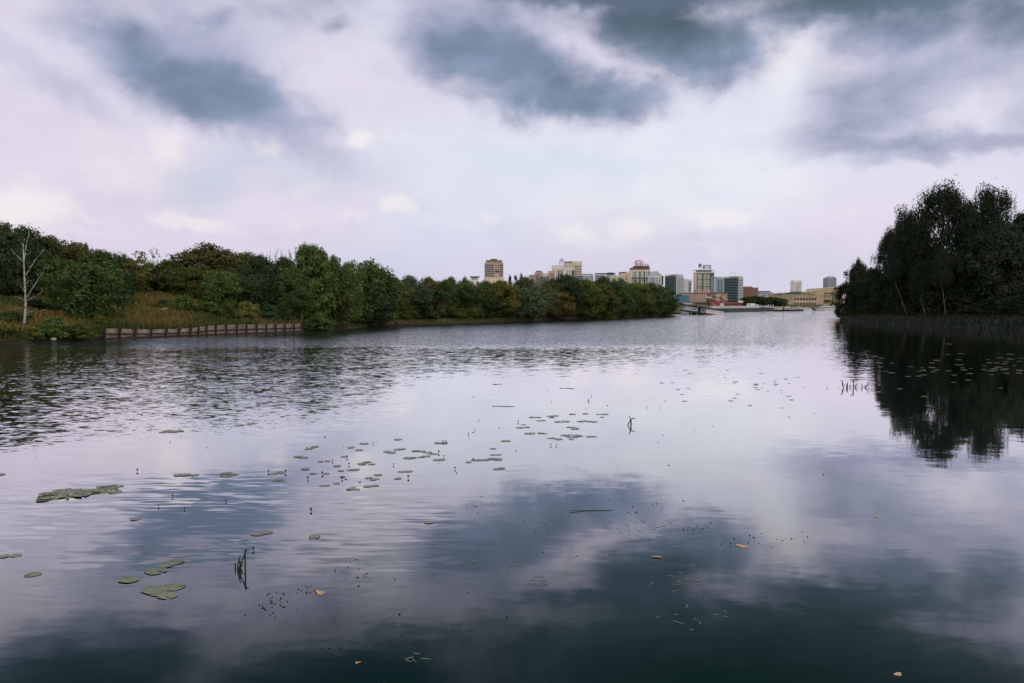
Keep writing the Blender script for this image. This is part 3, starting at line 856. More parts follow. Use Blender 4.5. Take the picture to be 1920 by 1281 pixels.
grass('green_grass', hill[sel <= -0.35], 0.65, 0.07, nrng, grass_mat('green_grass', (0.055, 0.085, 0.026), (0.085, 0.095, 0.030)), 'green grass and weeds in patches on the left slope')
edge = np.concatenate([scatter(60000, -70, -25, 66, 122, 0.05, 2.2), scatter(60000, -32, 62, 110, 292, 0.05, 1.6)])
def off_wall(P, r):       # keep weeds clear of the concrete wall
    ax, ay, bx, by = -46.6, 85.8, -30.0, 111.3
    t = np.clip(((P[:, 0] - ax) * (bx - ax) + (P[:, 1] - ay) * (by - ay)) / ((bx - ax) ** 2 + (by - ay) ** 2), 0, 1)
    return P[np.hypot(P[:, 0] - ax - t * (bx - ax), P[:, 1] - ay - t * (by - ay)) > r]
edge = off_wall(edge, 1.0)
grass('shore_weeds', edge, 0.6, 0.08, nrng, grass_mat('shore_weeds', (0.045, 0.070, 0.024), (0.080, 0.072, 0.026)), 'green and brown weeds lining the left waterline')

# ---------------------------------------------------------------- concrete retaining wall
M_CONC, nt, out = new_mat('stained_concrete')
g = N(nt)
co = g.node('ShaderNodeNewGeometry').outputs['Position']
n1_ = g.noise(g.mapping(co, scale=(1, 1, 0.35)), 1.8, 6.0, 0.65)
n2_ = g.noise(g.mapping(co, scale=(1, 1, 0.12)), 4.5, 4.0, 0.6)
c = g.mix(g.smooth(n1_, 0.38, 0.68), (0.21, 0.16, 0.12), (0.105, 0.082, 0.06))
c = g.mix(g.smooth(n2_, 0.56, 0.72, 0.0, 0.7), c, (0.075, 0.058, 0.042))
p = g.node('ShaderNodeBsdfPrincipled'); nt.links.new(c, p.inputs['Base Color']); p.inputs['Roughness'].default_value = 0.9
nt.links.new(p.outputs[0], out.inputs['Surface'])
M_RUST = simple_mat('dark_rusty_beam', (0.022, 0.017, 0.014), 0.85, 0.5, 3.0)
wa, wb = Vector((-46.2, 86.4, 0)), Vector((-30.3, 110.8, 0))
wdir = (wb - wa).normalized(); wn = Vector((wdir.y, -wdir.x, 0))
def wall_hit(px, py, off=0.0):
    d = ray(px, py); o = Vector((0, 0, CAM_H))
    t = ((wa + wn * off) - o).dot(wn) / d.dot(wn)
    return o + d * t
root = empty('retaining_wall', wa, 0, 'low weathered concrete panel wall with dark posts along the left shore, slumped at its left end', 'wall')
BX = [65, 197, 336, 478, 610, 730, 832, 908, 985, 1072, 1165, 1262, 1350, 1440, 1528, 1612, 1695, 1777, 1845]
TX = [68, 210, 351, 496, 630, 746, 851, 918, 992, 1073, 1165, 1262, 1350, 1440, 1528, 1612, 1695, 1775, 1845]
BY = [1003, 995, 993, 983, 975, 968, 965, 965, 965, 962, 960, 955, 948, 944, 942, 938, 936, 933, 930]
TY = [888, 890, 894, 898, 894, 893, 886, 880, 866, 863, 856, 855, 853, 853, 853, 850, 848, 850, 840]
sc = 400 / 1920.0
def zp(x, y, off=0.0): return wall_hit(180 + x * sc, 430 + y * sc, off) - root.location
botp = [zp(BX[i], BY[i]) for i in range(19)]; topp = [zp(TX[i], TY[i]) for i in range(19)]
for b in botp: b.z = -0.3
th = wn * 0.07
for i in range(18):
    a, b, c2, d2 = botp[i], botp[i + 1], topp[i + 1].copy(), topp[i].copy()
    sag = random.uniform(-.03, .03)
    c2.z -= 0.05 + (0.03 if i < 8 else 0) + sag; d2.z -= 0.05 - sag
    for lo, hi in ((0.0, 0.575), (0.60, 1.0)):
        p0, p1 = a.lerp(d2, lo), b.lerp(c2, lo); q0, q1 = a.lerp(d2, hi), b.lerp(c2, hi)
        if i < 8 and lo > 0.3:
            q0 = q0 - wn * 0.16; q1 = q1 - wn * (0.10 + 0.1 * random.random())
        m = MB(); m.hexa([p0 + th, p1 + th, p1 - th, p0 - th, q0 + th, q1 + th, q1 - th, q0 - th])
        m.build('panel', M_CONC, root)
    m = MB(); m.bar(a.lerp(d2, .60 + (.03 if i < 7 else 0)) + wn * 0.13, b.lerp(c2, .60) + wn * 0.13, 0.13, 0.12); m.build('rail', M_RUST, root)
for i in range(19):
    m = MB(); w = 0.28 if i == 0 else (0.22 if i < 7 else 0.18)
    m.bar(botp[i] + wn * .16, topp[i] + wn * .16 + Vector((0, 0, .04)), w, w)
    if i < 7: m.bar(topp[i] + wn * .2 - wdir * .12, topp[i] + wn * .2 + wdir * .2, .1, .12)
    m.build('post', M_RUST, root)
m = MB()
for i in range(18):
    a, b = botp[i].copy(), botp[i + 1].copy(); a.z = b.z = 0.06
    m.bar(a + wn * .2, b + wn * .2, 0.16, 0.26)
m.build('bottom_beam', M_RUST, root)

# ---------------------------------------------------------------- stone embankment on the right
M_STONE, nt, out = new_mat('grey_rubble')
g = N(nt)
co = g.node('ShaderNodeNewGeometry').outputs['Position']
vo = g.node('ShaderNodeTexVoronoi'); vo.inputs['Scale'].default_value = 2.0; nt.links.new(co, vo.inputs['Vector'])
vd = g.node('ShaderNodeTexVoronoi', feature='DISTANCE_TO_EDGE'); vd.inputs['Scale'].default_value = 2.0; nt.links.new(co, vd.inputs['Vector'])
vs = g.sep(vo.outputs['Color'])
c = g.vmath('SCALE', (0.017, 0.022, 0.016), scale=g.lin(vs[0], 0, 1, 0.3, 2.4))
c = g.mix(g.smooth(g.noise(co, 0.5, 4.0), 0.48, 0.66, 0, .85), c, (0.012, 0.020, 0.009))
c = g.mix(g.smooth(vd.outputs['Distance'], 0.0, 0.09, 1, 0), c, (0.02, 0.02, 0.018))
p = g.node('ShaderNodeBsdfPrincipled'); nt.links.new(c, p.inputs['Base Color']); p.inputs['Roughness'].default_value = 0.9; p.inputs['Specular IOR Level'].default_value = 0.1
bp = g.node('ShaderNodeBump'); bp.inputs['Distance'].default_value = 0.12; nt.links.new(vd.outputs['Distance'], bp.inputs['Height']); nt.links.new(bp.outputs[0], p.inputs['Normal'])
nt.links.new(p.outputs[0], out.inputs['Surface'])
line = [(78.6, 70), (77.6, 118), (76.8, 138), (79.0, 170), (82.5, 195), (88, 204), (112, 221)]
def along(line, step):
    o = []
    for (x0, y0), (x1, y1) in zip(line, line[1:]):
        L = math.hypot(x1 - x0, y1 - y0); n = max(1, int(L / step))
        for k in range(n): o.append((x0 + (x1 - x0) * k / n, y0 + (y1 - y0) * k / n))
    o.append(line[-1]); return o
pts = along(line, 0.6)
prof = [(-0.1, -0.5), (0.0, 0.0), (0.12, 0.45), (0.22, 0.9), (0.32, 1.35), (0.42, 1.72), (0.75, 1.80), (2.0, 1.78), (3.4, 1.62), (4.5, 1.2)]
V_, F_ = [], []
for i, (x, y) in enumerate(pts):
    x1, y1 = pts[min(i + 1, len(pts) - 1)]; x0, y0 = pts[max(i - 1, 0)]
    L = math.hypot(x1 - x0, y1 - y0); nx_, ny_ = (y1 - y0) / L, -(x1 - x0) / L
    for k, (o_, z_) in enumerate(prof):
        j = random.uniform(-.09, .09) if 0 < k < 10 else 0
        hz = 1.0 if y < 165 else max(.62, 1 - (y - 165) * .012)
        V_.append((x + nx_ * (o_ + j), y + ny_ * (o_ + j), z_ * (hz if z_ > 0 else 1) + (random.uniform(-.07, .07) if k > 4 else 0)))
npf = len(prof)
for i in range(len(pts) - 1):
    for k in range(npf - 1):
        a = i * npf + k
        F_.append((a, a + npf, a + npf + 1, a + 1))
me = bpy.data.meshes.new('stone_wall'); me.from_pydata(V_, [], F_); me.update()
tag(link_mesh('stone_wall', me, M_STONE), 'low grey rubble stone embankment wall under the dark trees at right', 'wall')

# weeds hanging over the stone embankment
wp = []
for (x, y) in along(line, 0.06):
    for k in range(2):
        o_ = nrng.uniform(0.25, 2.2); wp.append((x + o_, y + nrng.uniform(-.2, .2), 1.62 * (1.0 if y < 165 else max(.62, 1 - (y - 165) * .012))))
grass('embankment_weeds', np.array(wp), 0.5, 0.07, nrng, grass_mat('embankment_weeds', (0.022, 0.034, 0.014), (0.040, 0.040, 0.016)), 'dark weeds growing along the top of the stone embankment at right')
# ---------------------------------------------------------------- the town across the water
def cmat(name, col, rough=0.8, var=0.14, streak=True): return simple_mat(name, col, rough, var, 0.12, streak=streak)
C_TAN = cmat('tan_render', (0.52, 0.405, 0.315)); C_PINK = cmat('pink_render', (0.46, 0.325, 0.275)); C_WHITE = cmat('white_render', (0.720, 0.690, 0.636))
C_CREAM = cmat('cream_render', (0.624, 0.540, 0.444)); C_GREY = cmat('grey_panels', (0.432, 0.450, 0.468)); C_LGREY = cmat('pale_grey_panels', (0.564, 0.564, 0.576))
C_BLUE = cmat('blue_grey_panels', (0.24, 0.31, 0.36)); C_TEAL = cmat('teal_cladding', (0.075, 0.17, 0.225)); C_DGREEN = cmat('dark_green_cladding', (0.065, 0.12, 0.115))
C_OCHRE = cmat('ochre_render', (0.40, 0.325, 0.205)); C_OCHRE2 = cmat('orange_ochre_render', (0.44, 0.325, 0.20)); C_BRICK = cmat('red_brick', (0.27, 0.135, 0.11))
C_DARK = cmat('dark_roofing', (0.040, 0.042, 0.045)); C_BROWN = cmat('brown_metal', (0.13, 0.075, 0.06)); C_REDSIGN = cmat('red_sign', (0.30, 0.035, 0.03)); C_NAVY = cmat('navy_sign', (0.02, 0.04, 0.09))
C_OLIVE = cmat('olive_awning', (0.09, 0.11, 0.06)); C_SIGNGREY = cmat('dark_grey_sign', (0.09, 0.10, 0.11))
C_QUAY = cmat('dark_quay_concrete', (0.050, 0.052, 0.050), 0.9, 0.4)
C_HULL = cmat('white_boat_paint', (0.720, 0.720, 0.720), 0.35, 0.06); C_DHULL = cmat('dark_boat_paint', (0.03, 0.025, 0.03), 0.5)
def glass(name, col, rough=0.15):
    m, nt, out = new_mat(name); g = N(nt)
    p = g.node('ShaderNodeBsdfPrincipled'); nz = g.noise(g.node('ShaderNodeNewGeometry').outputs['Position'], 0.35, 2.0)
    nt.links.new(g.vmath('SCALE', col, scale=g.lin(nz, .3, .7, .6, 1.4)), p.inputs['Base Color']); p.inputs['Roughness'].default_value = rough
    p.inputs['Specular IOR Level'].default_value = 0.35
    nt.links.new(p.outputs[0], out.inputs['Surface']); return m
G_GREEN = glass('green_tinted_glass', (0.035, 0.085, 0.075)); G_DARK = glass('dark_window_glass', (0.022, 0.030, 0.036)); G_BLUE = glass('blue_glass', (0.10, 0.15, 0.175))
G_ORANGE = glass('brown_tinted_glass', (0.055, 0.035, 0.022))
M_MURAL, nt, out = new_mat('faded_blotchy_paint')
g = N(nt); co = g.node('ShaderNodeTexCoord').outputs['Object']
c = g.mix(g.smooth(g.noise(co, .28, 3.0, .6), .47, .53), (0.42, 0.27, 0.20), (0.10, 0.09, 0.07))
c = g.mix(g.smooth(g.noise(g.mapping(co, loc=(9, 3, 4)), .35, 3.0, .6), .55, .60), c, (0.40, 0.42, 0.36))
c = g.mix(g.smooth(g.noise(g.mapping(co, loc=(2, 7, 1)), .30, 3.0, .6), .60, .66), c, (0.26, 0.05, 0.04))
p = g.node('ShaderNodeBsdfPrincipled'); nt.links.new(c, p.inputs['Base Color']); p.inputs['Roughness'].default_value = 0.85; nt.links.new(p.outputs[0], out.inputs['Surface'])
M_REDGRAF, nt, out = new_mat('red_graffiti_paint')
g = N(nt); co = g.node('ShaderNodeTexCoord').outputs['Object']
c = g.mix(g.smooth(g.noise(co, .5, 3.0, .6), .50, .56), (0.27, 0.055, 0.05), (0.12, 0.045, 0.04))
c = g.mix(g.smooth(g.noise(g.mapping(co, loc=(5, 3, 4)), .7, 3.0, .6), .60, .64), c, (0.45, 0.40, 0.34))
p = g.node('ShaderNodeBsdfPrincipled'); nt.links.new(c, p.inputs['Base Color']); p.inputs['Roughness'].default_value = 0.85; nt.links.new(p.outputs[0], out.inputs['Surface'])

UNIT = {}
def unit_box(mat):
    if mat.name not in UNIT:
        me = MB().box(-.5, .5, -.5, .5, -.5, .5).mesh('pane'); me.materials.append(mat); UNIT[mat.name] = me
    return UNIT[mat.name]

class Bld:
    """one building; its near corner stands at pixel column px, right face at local y=0, left face at local x=0"""
    def __init__(s, label, px, ytop, D, wl, wr, phi, mat, name='apartment_building', cat='building', base=576, group=None):
        s.D, s.px, s.phi = D, px, R(phi)
        z0 = 1.0
        p = at_y(px, ytop, D)
        s.z0 = z0
        s.root = empty(name, (p.x, D, z0), s.phi, label, cat, group)
        s.wr = wr / F * D / max(math.cos(s.phi), .05)
        s.wl = wl / F * D / math.sin(s.phi) if phi > 1 else wl
        s.h = p.z - z0
        s.part('wall', mat, 0, s.wr, 0, s.wl, 0, s.h)
    def z(s, py): return at_y(s.px, py, s.D).z - s.z0
    def part(s, name, mat, x0, x1, y0, y1, z0, z1):
        return MB().box(x0, x1, y0, y1, z0, z1).build(name, mat, s.root)
    def face(s, f, u0, u1, py1, py0, mat, name, proud=0.25):
        """flat piece on face f between fractions u0..u1 and pixel rows py1 (top)..py0"""
        zt, zb = s.z(py1), max(0.0, s.z(py0))
        if f == 'R': return s.part(name, mat, u0 * s.wr, u1 * s.wr, -proud, 0.02, zb, zt)
        return s.part(name, mat, -proud, 0.02, u0 * s.wl, u1 * s.wl, zb, zt)
    def bands(s, f, u0, u1, py1, py0, rows, frac, mat, name='balcony_row', proud=0.3):
        st = (py0 - py1) / rows
        for i in range(rows): s.face(f, u0, u1, py1 + i * st, py1 + (i + frac) * st, mat, name, proud)
    def strips(s, f, us, py1, py0, mat, name='window_strip', proud=0.2):
        for a, b in us: s.face(f, a, b, py1, py0, mat, name, proud)
    def windows(s, f, u0, u1, py1, py0, cols, rows, mat=None, fw=.5, fh=.55, proud=0.12, name='window'):
        me = unit_box(mat or G_DARK)
        zt, zb = s.z(py1), s.z(py0); W = s.wr if f == 'R' else s.wl
        for i in range(rows):
            for j in range(cols):
                u = (u0 + (u1 - u0) * (j + .5) / cols) * W; zz = zb + (zt - zb) * (i + .5) / rows
                o = bpy.data.objects.new(name, me); COL.objects.link(o); o.parent = s.root
                w = (u1 - u0) * W / cols * fw; hh = (zt - zb) / rows * fh
                if f == 'R': o.location = (u, -proud * .5 + .01, zz); o.scale = (w, proud, hh)
                else: o.location = (-proud * .5 + .01, u, zz); o.scale = (proud, w, hh)
    def roof(s, x0, x1, y0, y1, pyt, mat, name='roof_storey', pyb=None):
        return s.part(name, mat, x0 * s.wr, x1 * s.wr, y0 * s.wl, y1 * s.wl, s.h if pyb is None else s.z(pyb), s.z(pyt))
    def pergola(s, pyt, mat, n=6, x0=0., x1=1., t=.5):
        """open frame of posts and a beam round the roof edge"""
        m = MB(); zt = s.z(pyt); X0, X1 = x0 * s.wr, x1 * s.wr
        for i in range(n + 1):
            x = X0 + (X1 - X0 - t) * i / n
            for y in (0.1, s.wl - .1 - t): m.box(x, x + t, y, y + t, s.h, zt - .6)
        m.box(X0, X1, 0.1, .1 + t, zt - .6, zt); m.box(X0, X1, s.wl - .1 - t, s.wl - .1, zt - .6, zt)
        m.box(X0, X0 + t, .1 + t, s.wl - .1 - t, zt - .6, zt); m.box(X1 - t, X1, .1 + t, s.wl - .1 - t, zt - .6, zt)
        return m.build('roof_frame', mat, s.root)

# lone tower on the left
b = Bld('lone tan tower with green glass storeys standing apart at the left of the skyline', 910.5, 493, 600, 2.5, 33, 8, C_TAN)
b.bands('R', .0, .46, 496.5, 520, 6, .55, G_GREEN); b.bands('R', .80, 1, 496.5, 520, 6, .55, G_GREEN); b.bands('L', 0, 1, 496, 520, 6, .7, G_GREEN)
b.face('R', .52, .76, 508, 524, C_PINK, 'bay', .8); b.face('R', .53, .75, 507, 511, C_BROWN, 'bay_band', 1.0); b.windows('R', .50, .78, 496, 507, 3, 3)
b.roof(.06, .95, .1, .9, 488, C_TAN); b.roof(.33, .66, .2, .8, 485.2, C_BROWN, 'roof_housing', 488); b.face('R', 0, 1, 492.5, 494.5, C_TAN, 'cornice', .5)
b.part('podium', C_CREAM, -.5, b.wr + .6, -3, b.wl, 0, b.z(522))
m = MB()
for i in range(9): m.box(b.wr * (.05 + .1 * i), b.wr * (.05 + .1 * i) + .5, .1, .6, b.h, b.z(486.6 + (i % 2)))
m.build('roof_post', C_BROWN, b.root)
b = Bld('small white rooftop box with dark flat roof left of the lone tower', 883, 520, 420, 4, 14, 0, C_WHITE, 'roof_pavilion', 'pavilion')
b.roof(-.12, 1.12, -.3, 1.2, 518.3, C_DARK, 'roof'); b.windows('R', .05, .7, 521, 525, 2, 1)
# pink stepped block
b = Bld('pink stepped apartment block right of the dark conifers', 993, 515, 760, 14, 12, 0, C_PINK); b.windows('R', .1, .95, 516, 532, 3, 4)
b.roof(.85, 2.1, .2, 1, 509.5, C_PINK, 'stair_tower', 576); b.roof(1.05, 1.95, .3, .9, 507.6, C_BROWN, 'roof_housing', 509.5)
b.roof(2.1, 3.0, .25, 1, 512, C_CREAM, 'wing', 576); b.roof(3.0, 3.95, .1, 1, 508, C_PINK, 'end_tower', 576)
b.face('R', 1.65, 2.05, 518, 545, G_GREEN, 'glass_strip'); b.face('R', 2.2, 2.45, 519, 545, G_GREEN, 'glass_strip', -2.0); b.face('R', 2.65, 2.9, 518, 545, G_GREEN, 'glass_strip', -2.0)
b.windows('R', .98, 1.6, 513, 535, 2, 5); b.windows('R', 3.2, 3.8, 512, 535, 2, 5, proud=.3)
# white block with the chevron sign and the tan tower behind it
b = Bld('tan tower with open roof frame behind the white block under the chevron sign', 1060, 493, 820, 16, 31, 0, C_TAN)
b.pergola(489.5, C_CREAM, 6, .3, 1); b.roof(0, .45, .1, .8, 490.5, C_BROWN, 'roof_housing'); b.windows('R', .55, .97, 498, 525, 4, 6)
b.face('R', 0, 1, 495.5, 497, C_CREAM, 'cornice', .4)
white = Bld('white block with dark green window strips under the chevron sign', 1036, 502, 790, 14, 41, 0, C_WHITE); b = white
b.pergola(498.2, C_GREY, 8); b.face('R', -.02, 1.02, 502, 506, C_CREAM, 'cornice', .5)
b.strips('R', [(.24, .31), (.41, .47), (.86, 1.0)], 507, 535, G_GREEN); b.windows('R', .03, .22, 507, 530, 2, 7); b.windows('R', .31, .41, 507, 530, 1, 7); b.windows('R', .60, .84, 507, 530, 2, 7, fw=.7)
# low blue-grey offices
b = Bld('low blue-grey office block at the right foot of the tan roof-frame tower', 1077, 517, 740, 12, 16, 0, C_BLUE, 'office_building'); b.bands('R', 0.02, .98, 518, 530, 4, .5, G_DARK)
b = Bld('blue-grey office block with a roof frame right of the low blue-grey one', 1092, 516.5, 760, 12, 20, 0, C_GREY, 'office_building'); b.pergola(513.5, C_BLUE, 5); b.windows('R', .03, .8, 518, 530, 6, 4); b.face('R', .86, 1.0, 517, 530, G_BLUE, 'glass_strip')
# long grey block
b = Bld('long grey block with a dark open roof frame between the chevron and oval signs', 1117.5, 516, 780, 14, 37, 0, C_GREY, 'office_building')
b.pergola(512.3, C_DARK, 9); b.roof(.62, .9, .2, .8, 510.8, C_DGREEN, 'roof_housing'); b.bands('R', .02, .45, 517.5, 529, 3, .5, G_DARK); b.windows('R', .5, 1, 517, 529, 5, 3)
b = Bld('cream block with green glass stuck between the long grey block and the tan pointed one', 1147, 516.5, 760, 12, 17, 0, C_CREAM); b.windows('R', .05, .5, 518, 530, 3, 4); b.strips('R', [(.62, .72), (.82, .94)], 520, 530, G_GREEN)
b = Bld('tan block with brown stepped roof left of the tower with the oval sign', 1163, 512.5, 770, 12, 19.5, 0, C_TAN); b.roof(.0, .55, .1, .9, 510, C_BROWN, 'roof_housing'); b.roof(.55, .95, .1, .9, 509.3, C_CREAM, 'roof_housing'); b.windows('R', .5, .7, 517, 526, 1, 2, fh=.6)
# tower with the oval sign
kia = Bld('white tower with green glass strips and brown stepped top under the oval red sign', 1183.5, 506, 790, 16, 35.5, 0, C_WHITE); b = kia
b.face('R', -.02, 1.02, 506, 508.5, C_CREAM, 'cornice', .6); b.roof(.03, .99, .05, .9, 502, C_BROWN, 'roof_storey'); b.roof(.2, .97, .1, .9, 498.5, C_BROWN, 'roof_storey', 502)
m = MB()
for i in range(6): m.box(b.wr * (.22 + .13 * i), b.wr * (.22 + .13 * i) + .6, 1.2, 1.8, b.z(498.5), b.z(495.6))
m.box(b.wr * .62, b.wr * .98, 1.2, 1.8, b.z(495.6), b.z(494.9)); m.build('roof_frame', C_BROWN, b.root)
b.strips('R', [(.17, .24), (.42, .50), (.66, .74), (.90, .97)], 509, 534, G_GREEN); b.windows('R', .03, .16, 509, 532, 1, 7, fw=.6); b.windows('R', .26, .41, 509, 532, 2, 7); b.windows('R', .51, .65, 509, 532, 2, 7); b.windows('R', .76, .89, 509, 532, 1, 7, fw=.6)
b.face('R', 0, 1, 521, 523, G_GREEN, 'glass_band', .32); b.face('R', 0, 1, 526, 527.3, G_GREEN, 'glass_band', .32)
# gabled grey
b = Bld('grey block with a pointed gable roof right of the tower with the oval sign', 1219, 517, 770, 12, 25, 0, C_LGREY); b.windows('R', .05, .8, 521, 532, 4, 3); b.face('R', .86, 1, 518, 534, G_DARK, 'glass_strip')
m = MB(); w = b.wr; m.add([(0, 0, b.h), (w * .92, 0, b.h), (w * .5, 0, b.z(508.2)), (0, 10, b.h), (w * .92, 10, b.h), (w * .5, 10, b.z(508.2)), (w * .1, 0, b.z(509.5)), (w * .1, 10, b.z(509.5))], [(0, 1, 2, 6), (3, 7, 5, 4), (1, 4, 5, 2), (6, 2, 5, 7), (0, 6, 7, 3), (0, 3, 4, 1)]); m.build('roof', C_GREY, b.root)
b.face('R', .03, .35, 520, 532, C_BLUE, 'balcony_row')
# corner-on grey-green slab towers
def corner_tower(label, px, ytop, D, wl, wr, bot):
    b = Bld(label, px, ytop + 2.5, D, wl, wr, 42, C_GREY)
    b.face('L', 0.0, .98, ytop + 3, bot, C_DGREEN, 'shaded_green_side', .2); b.bands('L', .12, .9, ytop + 5, bot, 9, .5, G_DARK, proud=.5)  # left face: dark green, with its shade put into the colour
    b.windows('R', .1, .95, ytop + 5, bot - 1, 4, 9, fw=.42, fh=.45); b.pergola(ytop, C_LGREY, 5); b.roof(.25, .75, .2, .7, ytop - .6, C_DARK, 'roof_housing')
    return b
corner_tower('corner-on grey tower with dark banded left face, nearest the tip of the left wood', 1268, 514.5, 640, 17.5, 17, 552)
b = Bld('pale thin slab half hidden behind the corner-on tower by the wood', 1284, 524, 760, 10, 13, 0, C_LGREY); b.bands('R', .55, .95, 528, 548, 8, .5, G_DARK); b.roof(0, .45, 0, 1, 523, C_LGREY)
t2 = corner_tower('corner-on tower with antennas and dark green left face right of the blue letters', 1385, 518, 620, 21, 12, 568)
b = Bld('grey-blue slab directly right of the tower with the blue letters', 1339, 521.5, 720, 12, 18.5, 0, C_BLUE); b.bands('R', .0, .18, 523, 549, 7, .5, C_LGREY); b.windows('R', .3, .9, 524, 549, 2, 7); b.pergola(518.8, C_LGREY, 5); b.roof(.1, .4, .1, .9, 519.3, C_DARK, 'roof_housing')
b = Bld('sliver of a pale slab between the grey-blue slab and the antenna tower', 1360.5, 528, 760, 8, 4, 0, C_LGREY); b.windows('R', .1, .9, 530, 550, 1, 6)
# tower with the blue letters
vtb = Bld('tall white tower with dark green glass strips carrying blue letters on the roof', 1307, 510, 780, 16, 32, 0, C_CREAM); b = vtb
b.face('R', -.01, 1.01, 510, 511.5, C_WHITE, 'cornice', .7); b.pergola(505.8, C_GREY, 6); b.roof(.12, .9, .15, .85, 506.6, C_DARK, 'roof_housing')
b.strips('R', [(.0, .06), (.28, .39), (.55, .60), (.72, .93)], 511.6, 550, G_GREEN); b.windows('R', .08, .27, 513, 543, 2, 9); b.windows('R', .40, .54, 513, 543, 2, 9); b.windows('R', .61, .71, 513, 543, 1, 9); b.face('R', .94, 1.0, 512, 550, G_GREEN, 'window_strip', .2)
for y in (511.7, 523.8, 537): b.face('R', 0, 1, y, y + 1.5, G_GREEN, 'glass_band', .32)
b = Bld('pink podium at the foot of the tower with the blue letters', 1308, 543.5, 700, 14, 23, 0, C_PINK, 'podium_building'); b.windows('R', .1, .9, 544.2, 547, 4, 1); b.roof(-.25, 1.3, -.2, 1, 549, C_PINK, 'lower_storey', 576)
# mall and quay-side buildings
b = Bld('long pinkish windowless hall with a blotchy painted right end below the blue letters', 1292, 550, 500, 25, 73, 0, C_PINK, 'market_hall')
b.roof(-.01, 1.01, -.02, 1, 548.8, C_BROWN, 'roof_edge'); b.face('R', .44, 1.0, 551, 566, M_MURAL, 'painted_panel', .2); b.face('R', .42, .58, 557, 558.5, C_CREAM, 'sign_board', .6); b.face('R', .44, .62, 562.5, 564, C_DARK, 'canopy', 1.5)
for i in range(9): b.face('R', .02 + .046 * i, .027 + .046 * i, 550.5, 566, C_BROWN, 'seam', .12)
b = Bld('teal box-shaped hall beside the tip of the left wood', 1269, 552, 480, 14, 23, 0, C_TEAL, 'hall'); b.face('R', .25, 1, 551.5, 554, C_BLUE, 'parapet', .4); b.part('lower_storey', C_BLUE, -1.2, b.wr, -2.5, 0, 0, b.z(564.5)); b.part('eaves', C_TEAL, -1.8, b.wr + .2, -3.2, 0, b.z(564.5), b.z(563.4)); b.windows('R', .05, .95, 566, 572, 5, 1, proud=5.2)
b = Bld('low beige kiosk row under a long olive awning behind the tilted landing stage', 1286, 568.3, 430, 8, 52, 0, C_CREAM, 'kiosk'); b.roof(.25, .98, -.35, 1, 566.3, C_OLIVE, 'awning'); b.windows('R', .03, .97, 569.5, 573, 9, 1)
b = Bld('low red graffiti-covered building right of the olive awning', 1332, 567, 425, 10, 60, 0, M_REDGRAF, 'low_building'); b.roof(0, .55, .0, 1, 564.5, M_REDGRAF, 'upper_storey'); b.face('R', .30, .42, 569, 574, C_CREAM, 'shutter'); b.face('R', .86, 1, 564, 568, C_CREAM, 'awning', 1.5); b.windows('R', .45, .84, 569, 573, 4, 1)
# red brick and far low blocks
b = Bld('red brick block with a stepped roof right of the antenna tower', 1397, 539.2, 640, 14, 25, 0, C_BRICK); b.roof(.18, .58, .1, .9, 537.2, C_BRICK, 'roof_storey'); b.windows('R', .08, .95, 541, 553, 6, 4, fw=.35)
b = Bld('low grey-green block with a dark roof right of the red brick block', 1427, 548, 760, 14, 24, 0, C_GREY); b.roof(.0, .75, 0, .9, 546, C_DARK, 'roof_storey'); b.windows('R', .05, .95, 549, 556, 6, 2)
b = Bld('low peach block behind the dark trees on the far quay', 1450, 552, 720, 14, 18, 0, C_PINK); b.windows('R', .1, .9, 553, 558, 5, 1); b.roof(.2, .5, .2, .8, 550, C_CREAM, 'roof_housing')
b = Bld('pale flat block peeping over the left end of the ochre palace', 1465, 548.5, 760, 14, 9, 0, C_LGREY); b.windows('R', .1, .9, 549.5, 553, 3, 1)
# ochre palace and halls
b = Bld('long ochre palace-like building with two rows of tall windows', 1466, 553, 560, 20, 66, 0, C_OCHRE, 'palace')
b.face('R', .32, .985, 555, 577, C_OCHRE2, 'front', .4); b.windows('R', .33, .98, 556.5, 565, 16, 1, G_ORANGE, .42, .62, .9); b.windows('R', .33, .98, 566, 574, 16, 1, G_ORANGE, .42, .62, .9); b.windows('R', .03, .30, 557, 564, 6, 1, G_DARK, .3, .5)
b.face('R', .0, .985, 552.4, 554.4, C_OCHRE, 'cornice', .8); b.face('R', .315, .985, 564.6, 566, C_CREAM, 'string_course', .7)
for i in range(9): b.face('R', .325 + .0815 * i, .338 + .0815 * i, 556, 577, C_CREAM, 'pilaster', .75)
b.roof(.0, .97, .1, .9, 551, C_DARK, 'roof'); b.roof(.3, .58, .3, .8, 548.5, C_DGREEN, 'roof_storey')
b = Bld('ochre hall with a curved roof behind the right end of the palace', 1519.5, 548, 600, 20, 25, 0, C_OCHRE2, 'hall'); b.windows('R', .1, .95, 553, 558, 3, 1, fw=.18)
m = MB(); w = b.wr; hs = [(0, b.h), (w * .12, b.z(546.3)), (w * .35, b.z(545)), (w * .65, b.z(544.4)), (w * 1.0, b.z(545)), (w, b.h)]
m.add([(x, 0, z) for x, z in hs] + [(x, 18, z) for x, z in hs], [tuple(range(6)), tuple(range(11, 5, -1))] + [(i, i + 6, (i + 1) % 6 + 6, (i + 1) % 6) for i in range(6)]); m.build('roof', C_OCHRE, b.root)
b = Bld('largest ochre gabled hall running in behind the right-hand trees', 1541, 549, 640, 24, 40, 0, cmat('dull_ochre_render', (0.36, 0.28, 0.17)), 'hall')
